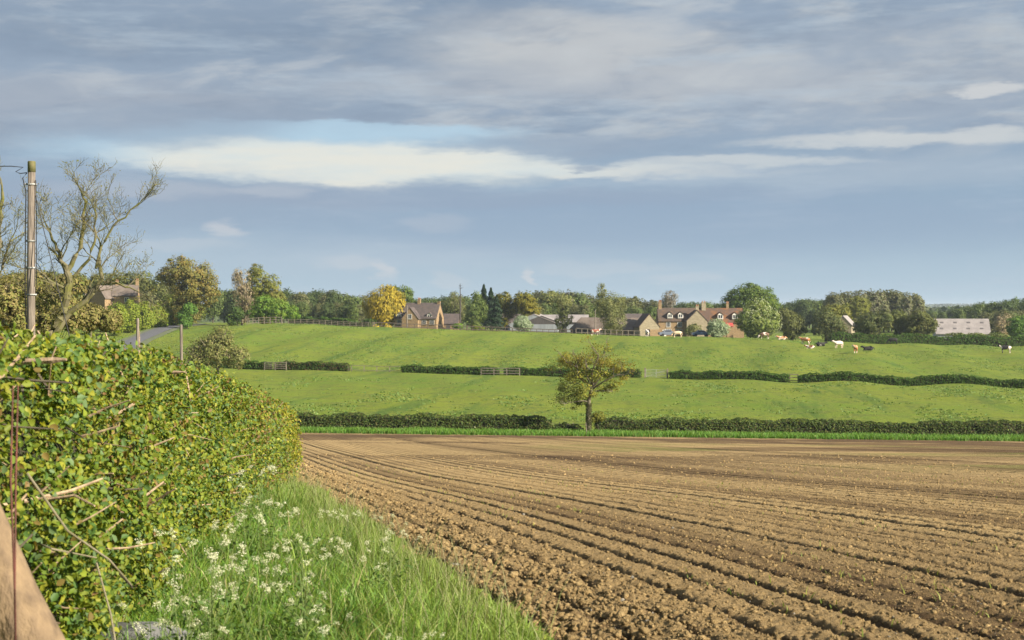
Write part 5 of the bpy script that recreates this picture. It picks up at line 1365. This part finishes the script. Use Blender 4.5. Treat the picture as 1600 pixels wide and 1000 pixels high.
# left cottage
D = 350; b = Vector((wx_(190, D), D, tz(wx_(190, D), D))); lc_ = empty('house', b); tag(lc_, 'yellow stone cottage with two chimneys half hidden at the left', 'house')
rg = wz_(446, D) - b.z; ev = wz_(462, D) - b.z
block(lc_, (1.0, 0, 0), R(8), 5.6, 6.0, ev, rg, M_STONE, M_BARNR)
block(lc_, (-2.6, -1.5, 0), R(55), 6.0, 4.6, ev - .5, rg - .2, M_STONE, M_BARNR, wall_name='wing_wall', roof_name='wing_roof')
block(lc_, (-5.8, 1.0, 0), R(8), 5.0, 5.0, ev - .8, rg - 1.0, M_STONE, M_BARNR, wall_name='side_wall', roof_name='side_roof')
window(lc_, (1.0, 0, 0), R(8), 0.5, ev - 1.5, 1.0, 1.1, -3.0)
chimney(lc_, (0, 0, 0), R(8), 3.5, 0, rg - .3, rg + 1.1, .7, M_STONE); chimney(lc_, (0, 0, 0), R(8), -1.0, 0, rg - .3, rg + .9, .7, M_STONE)

# grey barn, gable to the viewer
D = 385; b = at(840, D); bn = empty('barn', b); tag(bn, 'grey clad barn with dark gable behind the silvery shrub', 'barn')
rg = wz_(491.5, D) - b.z; ev = wz_(506, D) - b.z; wid = (878 - 803) * D / F
block(bn, (0, 8, 0), R(90 - 7), 16, wid, ev, rg, M_GREYW, M_FIBRE, over=.4)
mb = MB(); T_ = lambda x, y, z: rot((x, y, z), (0, 0, 0), R(-7))
mb.add([T_(-wid / 2 + .1, -.08, ev - .1), T_(wid / 2 - .1, -.08, ev - .1), T_(0, -.08, rg - .25), T_(-wid / 2 + .1, .02, ev - .1), T_(wid / 2 - .1, .02, ev - .1), T_(0, .02, rg - .25)], [(0, 1, 2), (3, 5, 4), (0, 3, 4, 1), (1, 4, 5, 2), (2, 5, 3, 0)])
o_ = mb.build('gable_boarding', M_DARKB, bn); o_.location = (0.98, -.10, 0)
# long pale roofed shed behind
D = 410; b = at(880, D); s2 = empty('barn', b); tag(s2, 'long pale roofed shed behind the grey clad barn', 'barn')
block(s2, (0, 0, 0), R(-3), 13.5, 9, wz_(503, D) - b.z, wz_(492.5, D) - b.z, M_DARKB, M_FIBRE); box_l(s2, (0, 0, 0), R(-3), 1, 4, -4.56, -4.51, -.2, 2.0, M_GREYW, 'door')
D = 405; b = at(800, D); s3 = empty('barn', b); tag(s3, 'small grey roofed shed between the fir trees and the silvery shrub', 'barn')
block(s3, (0, 0, 0), R(-3), 6, 5, wz_(504, D) - b.z, wz_(491.5, D) - b.z, M_DARKB, M_TILE); box_l(s3, (0, 0, 0), R(-3), -1, 1, -2.56, -2.51, -.2, 1.9, M_GREYW, 'door')
# low brown hipped barn
D = 362; b = at(921, D); s4 = empty('barn', b); tag(s4, 'low open barn with hipped brown roof behind the pale pole', 'barn')
evz = wz_(513.5, D) - b.z; block(s4, (0, 2, 0), R(-4), 8.6, 6.0, evz, wz_(497, D) - b.z, M_DARKB, M_BARNR, hip=2.4)
for x in (-4.0, -2.4, -.8, .8, 2.4, 4.0):
    mb = MB(); q = rot((x, -1.25, 0), (0, 0, 0), R(-4)); mb.tube([(q.x, q.y, -.5), (q.x, q.y, evz - .08)], [.1, .1], 6); mb.build('post', M_RAIL, s4)
# long low barn joining the stone barn
D = 368; b = at(966, D); s5 = empty('barn', b); tag(s5, 'long brown roofed cart shed behind the weeping birch', 'barn')
evz = wz_(514.5, D) - b.z; block(s5, (0, 2, 0), R(-2), 10.6, 6.4, evz, wz_(497.5, D) - b.z, M_STONE2, M_BARNR)
for i in range(7):
    q = (-4.8 + i * 1.6, -1.35); mb = MB(); mb.tube([(q[0], q[1], -.5), (q[0], q[1], evz - .08)], [.1, .1], 6); mb.build('post', M_RAIL, s5)
D = 392; b = at(990, D); s6 = empty('barn', b); tag(s6, 'dark slate roof just above the cart shed, left of the stone barn', 'barn')
block(s6, (0, 0, 0), R(-2), 8, 6, wz_(500, D) - b.z, wz_(491, D) - b.z, M_STONE2, M_TILE); box_l(s6, (0, 0, 0), R(-2), -.6, .6, -3.06, -3.01, -.2, 1.9, M_DARKB, 'door')
# stone gabled barn
D = 360; b = at(1012, D); s7 = empty('barn', b); tag(s7, 'stone barn with plain gable end left of the farmhouse', 'barn')
rg = wz_(491, D) - b.z; ev = wz_(510, D) - b.z
block(s7, (0, 4, 0), R(90 + 6), 8, 4.7, ev, rg, M_STONEG, M_TILEB)
box_l(s7, (0, 0, 0), R(6), .5, 2.7, -.35, .0, -.6, 1.6, M_STONE, 'buttress')
box_l(s7, (0, 0, 0), R(6), -.45, .45, -.05, .02, .0, 1.7, M_DARKB, 'door')

# farmhouse
D = 362; sc = D / F; b = at(1090, D); fh = empty('house', b); tag(fh, 'long stone farmhouse with four gabled dormers and rusty brown roof', 'house')
def lx(px): return (px - 1090) * sc
rg = wz_(482, D) - b.z; ev = wz_(501, D) - b.z
L1 = lx(1090) - lx(1029); c1 = (lx(1029) + lx(1090)) / 2
block(fh, (c1, 3, 0), 0, L1, 6.0, ev, rg, M_STONE2, M_TILEB)
for px in (1047, 1063.5): dormer(fh, (0, 0, 0), 0, lx(px), ev + .55, 1.25, .95, .1, 2.2, M_FRAME, M_TILEB)
for px in (1044.5, 1062): window(fh, (0, 0, 0), 0, lx(px), ev - 1.55, 1.1, 1.25, 0, 3)
for px in (1044, 1061): window(fh, (0, 0, 0), 0, lx(px), .5, 1.5, 1.3, 0, 3)
box_l(fh, (0, 0, 0), 0, lx(1035), lx(1041), -.06, .0, -.5, 1.6, M_FRAME, 'door')
block(fh, (lx(1088), 1.2, 0), R(90), 5.4, lx(1104) - lx(1072), ev - .05, rg - .45, M_STONEG, M_TILEB, wall_name='gable_wall', roof_name='gable_roof')
L2 = lx(1163) - lx(1093); c2_ = (lx(1163) + lx(1093)) / 2
block(fh, (c2_, 3.6, 0), 0, L2, 6.4, ev - .35, rg - .04, M_STONE2, M_TILERUST, wall_name='east_wall', roof_name='east_roof')
for px in (1126, 1149): dormer(fh, (0, 0, 0), 0, lx(px), ev + .35, 1.35, 1.0, .5, 2.6, M_FRAME, M_TILERUST)
for px in (1115, 1133): window(fh, (0, 0, 0), 0, lx(px), .9, 1.3, 1.3, .4, 3)
chimney(fh, (0, 0, 0), 0, lx(1033), 3, rg - .5, wz_(472, D) - b.z, .75, M_STONE2); chimney(fh, (0, 0, 0), 0, lx(1089), -.3, rg - 1.1, wz_(479, D) - b.z, .75, M_STONEG)
chimney(fh, (0, 0, 0), 0, lx(1102), 3.4, rg - .5, wz_(473, D) - b.z, 1.0, M_STONEG); chimney(fh, (0, 0, 0), 0, lx(1140), 3.8, rg - .5, wz_(474, D) - b.z, .6, M_STONE2)
# red-roofed porch
b = at(1140, 358); pr_ = empty('shed', b); tag(pr_, 'small shed with bright red roof between silver tree and chestnut', 'shed')
z1 = wz_(505, 358) - b.z
mb = MB(); mb.box(-.7, .7, -.6, .6, -.5, z1 - .5); mb.build('wall', M_STONE2, pr_)
mb = MB(); mb.add([(-.85, -.8, z1 - .75), (.85, -.8, z1 - .75), (.85, .8, z1), (-.85, .8, z1), (-.85, -.8, z1 - .67), (.85, -.8, z1 - .67), (.85, .8, z1 + .08), (-.85, .8, z1 + .08)], [(0, 3, 2, 1), (4, 5, 6, 7), (0, 1, 5, 4), (1, 2, 6, 5), (2, 3, 7, 6), (3, 0, 4, 7)]); mb.build('roof', M_RED, pr_)
# white wall among trees
D = 378; b = at(1326, D); ww = empty('barn', b); tag(ww, 'white gabled barn end glimpsed between trees above the white cow', 'barn')
block(ww, (0, 4, 0), R(90 - 20), 8, 4.2, wz_(508, D) - b.z, wz_(494, D) - b.z, M_STONEG, M_FIBRE); box_l(ww, (0, 0, 0), R(-20), -.6, .6, -.4, .02, -.2, 2, M_DARKB, 'door')
# pale shed on the right
D = 405; b = at(1509, D); rs = empty('barn', b); tag(rs, 'long pale grey shed with eight small roof lights at the right', 'barn')
rg = wz_(499, D) - b.z; ev = wz_(521, D) - b.z; a = R(-10); L = 14.0; Wd = 9.0
block(rs, (0, 4, 0), a, L, Wd, ev, rg, M_GREYW, M_FIBRE, over=.3)
w = Wd / 2; sl_ = (rg - ev) / w
M_RL = mat_noise('roof_light', (.09, .08, .075), (.11, .10, .095), 2, .5)
for row in (0.28, 0.70):
    for i in range(4):
        xx = -L / 2 + L * (.13 + .245 * i) - (.25 if row > .5 else 0); mb = MB(); y0 = -w * row; hh_ = .42
        vs = []
        for dx_, dy_ in ((-.45, -hh_ / 2), (.45, -hh_ / 2), (.45, hh_ / 2), (-.45, hh_ / 2)):
            yy = y0 + dy_; vs.append(rot((xx + dx_, yy, rg - sl_ * abs(yy) + .165), (0, 4, 0), a))
        vs2 = [q + Vector((0, 0, .05)) for q in vs]
        mb.add(vs + vs2, [(0, 3, 2, 1), (4, 5, 6, 7), (0, 1, 5, 4), (1, 2, 6, 5), (2, 3, 7, 6), (3, 0, 4, 7)]); mb.build('roof_light', M_RL, rs)

# parked cars before the farmhouse
def car(px, D, col, label, rz):
    b = at(px, D); b.z += .02; r = empty('car', b, rz); tag(r, label, 'car')
    prof = [(-2.1, .35), (-2.1, .85), (-1.9, .95), (-1.2, .98), (-.7, 1.40), (.6, 1.42), (1.2, 1.0), (1.9, .88), (2.1, .75), (2.1, .35)]
    mb = MB(); n_ = len(prof); mb.v = [(x, -.82 + .12 * (z > 1.1), z) for x, z in prof] + [(x, .82 - .12 * (z > 1.1), z) for x, z in prof]
    mb.f = [tuple(range(n_))[::-1], tuple(range(n_, 2 * n_))] + [(i, (i + 1) % n_, n_ + (i + 1) % n_, n_ + i) for i in range(n_)]
    mb.build('body', mat_noise('car_paint_' + str(px), col, col, 1, .3, spec=.5), r)
    for sy in (-1, 1):
        mb = MB(); yy = sy * .80; mb.box(-.75, .75, min(yy, yy * .9), max(yy, yy * .9), 1.02, 1.33); mb.build('window', M_GLASS, r)
    for x in (-1.3, 1.3):
        for sy in (-1, 1):
            mb = MB(); mb.tube([(x, sy * .68, .32), (x, sy * .86, .32)], [.32, .32], 16); mb.build('wheel', M_WIRE, r)
car(1095, 352, (.06, .10, .17), 'dark blue car parked before the projecting farmhouse gable', .1)
car(1043, 354, (.12, .14, .18), 'slate grey car parked below the farmhouse left windows', .15)

# ------------------------------------------------------------------ cows
def cow_mesh(pose):
    V_, E_, Rd = [], [], []
    def ad(p, r, par=None):
        V_.append(p); Rd.append(r); i = len(V_) - 1
        if par is not None: E_.append((par, i))
        return i
    lz = -.62 if pose == 'lying' else 0
    c0 = ad((-.1, 0, 1.02 + lz), .40)
    ru = ad((-.72, 0, 1.12 + lz), .30, c0); ch = ad((.45, 0, 1.03 + lz), .37, c0); sh = ad((.72, 0, 1.14 + lz), .25, ch)
    if pose == 'grazing': nk = ad((1.0, .0, .86), .16, sh); hd = ad((1.18, .03, .52), .14, nk); mz = ad((1.33, .05, .20), .09, hd); ear = (1.12, .56)
    elif pose == 'turned': nk = ad((.95, -.15, 1.28 + lz), .17, sh); hd = ad((1.05, -.38, 1.40 + lz), .15, nk); mz = ad((1.06, -.68, 1.22 + lz), .095, hd); ear = (1.0, 1.47 + lz)
    else: nk = ad((1.0, 0, 1.32 + lz), .17, sh); hd = ad((1.22, 0, 1.44 + lz), .15, nk); mz = ad((1.52, 0, 1.24 + lz), .095, hd); ear = (1.16, 1.50 + lz)
    hy = V_[hd][1]
    for s in (-1, 1):
        if pose == 'turned': ad((ear[0] + s * .24, hy + .05, ear[1]), .035, hd)
        else: ad((ear[0] - .04, hy + s * .25, ear[1]), .035, hd)
    for s in (-1, 1):
        st = random.uniform(-.12, .12)
        if pose == 'lying':
            a = ad((-.55, s * .30, .42), .18, ru); b_ = ad((-.15, s * .46, .22), .11, a); c_ = ad((-.45, s * .52, .10), .06, b_); ad((-.10, s * .56, .07), .055, c_)
            a = ad((.55, s * .24, .36), .15, ch); b_ = ad((.85, s * .30, .14), .08, a); ad((.50, s * .34, .08), .06, b_)
        else:
            a = ad((-.72, s * .20, .88), .18, ru); b_ = ad((-.58 + st, s * .22, .68), .12, a); c_ = ad((-.86 + st, s * .20, .44), .07, b_); d = ad((-.80 + st, s * .20, .13), .05, c_); ad((-.74 + st, s * .20, .03), .06, d)
            a = ad((.50, s * .20, .80), .15, ch); b_ = ad((.54 - st, s * .19, .43), .068, a); d = ad((.50 - st, s * .19, .13), .05, b_); ad((.56 - st, s * .19, .03), .06, d)
    t_ = ad((-1.02, 0, 1.18 + lz), .05, ru); t2 = ad((-1.10, .02, .85 + lz * .6), .03, t_); ad((-1.10, .04, .50 + lz * .55), .05, t2)
    me = bpy.data.meshes.new('cow_body'); me.from_pydata(V_, E_, []); me.update()
    ob = bpy.data.objects.new('tmp', me); COL.objects.link(ob)
    md = ob.modifiers.new('skin', 'SKIN'); md.use_smooth_shade = True
    if not me.skin_vertices: me.skin_vertices.new()
    for i, r in enumerate(Rd): me.skin_vertices[0].data[i].radius = (r, r)
    me.skin_vertices[0].data[0].use_root = True
    ob.modifiers.new('sub', 'SUBSURF').levels = 1
    bpy.context.view_layer.update()
    dg = bpy.context.evaluated_depsgraph_get(); out = bpy.data.meshes.new_from_object(ob.evaluated_get(dg))
    bpy.data.objects.remove(ob); return out
def hide(c1, c2, thr, seed, scale=1.6):
    def b_(nt, p):
        co = nt.coord('Object'); x, y, z = nt.sep(co)
        n = nt.noise(nt.vec(x + seed, y * .8, z), scale, 1, .4)
        leg = nt.smooth(z, .45, .25) if c1[0] > .03 else 0.0
        nt.link(nt.mix(nt.math('MAXIMUM', nt.smooth(n, thr - .02, thr + .02), leg * .8), c1, c2), p.inputs['Base Color']); p.inputs['Roughness'].default_value = .8
    return principled('hide_%s_%.2f' % (seed, c1[0]), b_)
WHT = (.62, .54, .46)
cows = [
    (1258, 538.5, 'standing', 150, hide((.40, .17, .07), WHT, .52, 1.0), 'red and white cow with pale face, left one of the open meadow herd'),
    (1266, 545, 'lying', 160, hide((.36, .15, .07), WHT, .50, 8.0), 'small red and white calf lying before the red and white cow'),
    (1282, 541, 'lying', 10, hide((.02, .018, .016), WHT, .70, 2.0), 'black cow lying with white muzzle between the red cow and the white cow'),
    (1310, 544.5, 'turned', 205, hide((.70, .58, .48), (.60, .46, .36), .55, 3.0), 'large creamy white cow with raised head in the open meadow'),
    (1337, 552, 'turned', 255, hide((.38, .15, .06), WHT, .56, 4.0), 'brown cow with white rump seen from behind, nearest of the herd'),
    (1357, 548, 'lying', 185, hide((.02, .018, .016), WHT, .74, 5.0), 'all black cow lying flat right of the brown cow'),
    (1571, 552, 'standing', 165, hide((.022, .018, .017), WHT, .50, 6.0), 'black and white cow at the far right of the meadow'),
    (1395, 536, 'grazing', 175, hide((.02, .018, .016), (.03, .03, .03), .60, 7.0), 'black cow standing close against the dark crest hedge'),
    (1194, 530, 'grazing', 180, hide((.15, .09, .06), WHT, .55, 9.0), 'dark brown cow with white legs under the flowering chestnut'),
    (1222, 530, 'lying', 185, hide((.42, .22, .11), WHT, .60, 10.0), 'tan cow with white face lying right of the chestnut'),
    (1058, 527, 'grazing', 175, hide((.60, .42, .26), (.66, .50, .34), .5, 11.0), 'pale cream cow grazing in front of the farmhouse'),
    (930, 522.5, 'standing', 10, hide((.20, .07, .04), WHT, .52, 12.0), 'dark red and white cow by the pale pole and hipped barn'),
    (1011, 525, 'standing', 95, hide((.05, .045, .045), WHT, .45, 13.0), 'black and white cow before the plain stone gable'),
]
poses = {}
for px, py, pose, rz, mt, lb in cows:
    # find the distance where the line of sight meets the meadow
    Dd = 235.0
    while Dd < 331 and wz_(py, Dd) > tz(wx_(px, Dd), Dd): Dd += .5
    if Dd >= 331: Dd = 322 if px > 1150 else 328
    b = at(px, Dd)
    me = cow_mesh(pose) if pose not in poses else poses[pose].copy(); poses.setdefault(pose, me)
    me.materials.clear(); me.materials.append(mt)
    ob = bpy.data.objects.new('cow', me); ob.location = b; ob.rotation_euler = (0, 0, R(rz)); link(ob)
    if 'calf' in lb: ob.scale = (.8, .8, .8)
    tag(ob, lb, 'cow', 'cows grazing and resting on the upper meadow')

# ------------------------------------------------------------------ far woods
FARP = [[(.05, .075, .02, 3), (.07, .095, .022, 3), (.085, .10, .03, 2)], [(.085, .085, .035, 3), (.07, .08, .03, 2)], [(.04, .06, .02, 3), (.055, .075, .022, 2)], [(.12, .12, .035, 3), (.09, .11, .03, 2)], [(.12, .10, .075, 3), (.10, .09, .06, 3)]]
far_protos = []
for i, pal in enumerate(FARP):
    for v_ in range(2):
        bl = [(0, 0, 7.5, 4.6, 4.6, 5.0), (random.uniform(-2, 2), 1, 9, 3.4, 3.4, 3.6), (random.uniform(-3, 3), 0, 5, 3.6, 3.6, 3.2)]
        if i == 4: pal = [(.095, .10, .045, 3), (.085, .08, .05, 2), (.07, .085, .035, 2)]
        if i == 4: bl = [(0, 0, 7.6, 2.4, 2.4, 5.2), (.6, 0, 5, 2.8, 2.8, 4.2)]
        v, f, cc, cen = crown_mesh(bl, 52, 40, .46, pal, 1.3, .26, .5, jit=.12)
        r = empty('tree', (0, 0, -80)); np_mesh('crown', v, f, M_TREELEAF, r, cc)
        mb = MB(); mb.tube([(0, 0, -.5), (0, 0, 8)], [.35, .12], 6)
        for q in range(6): mb.tube(limb_path((0, 0, random.uniform(2, 6)), cen[rng.integers(len(cen))], .1), [.15, .1, .07, .03], 4)
        mb.build('trunk', M_BARK, r); far_protos.append(r)
used = set()
far_spots = []
def far_row(px0, px1, tops, D0, D1, n, kinds, where, jit=2.0):
    for i in range(n):
        px = px0 + (px1 - px0) * (i + random.uniform(.1, .9)) / n; D = random.uniform(D0, D1)
        top = np.interp(px, [t_[0] for t_ in tops], [t_[1] for t_ in tops]) + random.uniform(-jit, jit * .6)
        far_spots.append((px, D, top, random.choice(kinds), where))
far_row(448, 566, [(448, 452), (470, 458), (520, 452), (545, 462), (566, 462)], 470, 560, 15, [0, 2, 4, 5, 6], 'distant tree in the wood between the olive tree and the yellow willow')
far_row(450, 566, [(450, 470), (566, 475)], 430, 460, 11, [0, 1, 2, 3, 8, 4], 'tree in front of the distant wood left of the yellow willow')
far_row(640, 735, [(640, 466), (690, 464), (735, 462)], 520, 620, 13, [0, 1, 4, 5, 2], 'distant tree rising behind the stone cottage roofs')
far_row(820, 1032, [(820, 458), (850, 453), (905, 456), (930, 463), (960, 462), (1000, 466), (1032, 474)], 480, 580, 26, [0, 1, 6, 2, 3, 8, 9], 'distant tree in the belt behind the grey and brown barns')
far_row(820, 1032, [(820, 470), (1032, 480)], 450, 480, 16, [0, 1, 4, 2, 3], 'tree in the nearer belt above the barn roofs')
far_row(1060, 1130, [(1060, 472), (1095, 470), (1130, 474)], 520, 600, 8, [0, 1, 4], 'distant tree above the farmhouse ridge')
far_row(1222, 1300, [(1222, 476), (1250, 467), (1275, 469), (1300, 468)], 560, 660, 12, [0, 1, 4, 5], 'distant tree between the domed oak and the tall poplars')
far_row(1292, 1442, [(1292, 462), (1305, 456), (1340, 453), (1400, 453), (1432, 459), (1445, 475)], 520, 570, 26, [8, 9, 8, 9, 2], 'tall poplar in the dense row behind the crest trees', 1.0)
far_row(1440, 1500, [(1440, 486), (1470, 486), (1500, 484)], 560, 700, 9, [0, 4, 5, 2], 'distant low tree beyond the left part of the pale shed')
far_row(1480, 1640, [(1480, 484), (1510, 480), (1530, 472), (1560, 470), (1590, 468), (1640, 466)], 500, 620, 20, [0, 1, 4, 5, 4], 'tree on the wooded rise behind the pale shed')
far_row(1540, 1640, [(1540, 486), (1640, 482)], 440, 480, 11, [0, 1, 2, 6, 3], 'nearer tree right of the pale shed')
far_row(-60, 260, [(-60, 432), (120, 432), (260, 440)], 420, 500, 26, [0, 1, 2, 3], 'distant tree behind the bare branches at the left')
far_row(330, 450, [(330, 450), (360, 452), (450, 452)], 470, 540, 11, [0, 4, 5], 'distant tree between the brown olive tree and the tall olive tree')
for px, D, top, kd, where in far_spots:
    src = far_protos[kd]; x = wx_(px, D); z0 = tz(x, D); H_ = wz_(top, D) - z0
    o_ = src if kd not in used else copy_tree(src); used.add(kd)
    o_.location = (x, D, z0); s = H_ / 12.6; sx = s * random.uniform(.8, 1.1)
    o_.scale = (sx, sx, s); o_.rotation_euler = (0, 0, random.uniform(0, 6.28))
    tag(o_, where, 'tree', where.replace('distant tree', 'distant trees').replace('tall poplar', 'tall poplars'))
for i, p_ in enumerate(far_protos):
    if i not in used:
        for ch_ in list(p_.children): bpy.data.objects.remove(ch_)
        bpy.data.objects.remove(p_)
# far woodland on the low hills: nobody could count it
n = 9000
y = rng.uniform(800, 5200, n) ; px = rng.uniform(-300, 1900, n)
x = wx_(px, y); kk = fbm(x / 260, y / 160, 3, 99) > .47; x, y = x[kk], y[kk]
m_ = 16; n = len(x)
C = np.stack([np.repeat(x, m_) + rng.normal(0, 5, n * m_), np.repeat(y, m_) + rng.normal(0, 5, n * m_), np.repeat(terr(x, y), m_) + rng.uniform(0, 9, n * m_)], -1)
cc = np.repeat(palette(n, [(.05, .075, .022), (.07, .085, .03), (.045, .06, .025)], .2), m_, 0)
v, f, c2 = leaf_cards(C, unit(rng.normal(size=C.shape) + [.1, -.6, .4]), 2.6 * (.6 + .8 * rng.random(len(C))), np.full(len(C), 1.1), cc)
fw = np_mesh('far_woodland', v, f, M_TREELEAF, colors=c2); tag(fw, 'far blue green woodland along the horizon', kind='stuff')

# ------------------------------------------------------------------ haze
HAZE = True
if HAZE:
    mb = MB(); mb.box(-5200, 5200, -120, 8800, -13, 20)
    hm = bpy.data.materials.new('haze'); hm.use_nodes = True; ht = hm.node_tree; ht.nodes.clear()
    pv = ht.nodes.new('ShaderNodeVolumePrincipled'); pv.inputs['Density'].default_value = 0.00010; pv.inputs['Color'].default_value = (.78, .88, 1.0, 1); pv.inputs['Anisotropy'].default_value = 0.2
    ou = ht.nodes.new('ShaderNodeOutputMaterial'); ht.links.new(pv.outputs[0], ou.inputs[1])
    hz = mb.build('haze', hm); tag(hz, kind='stuff')
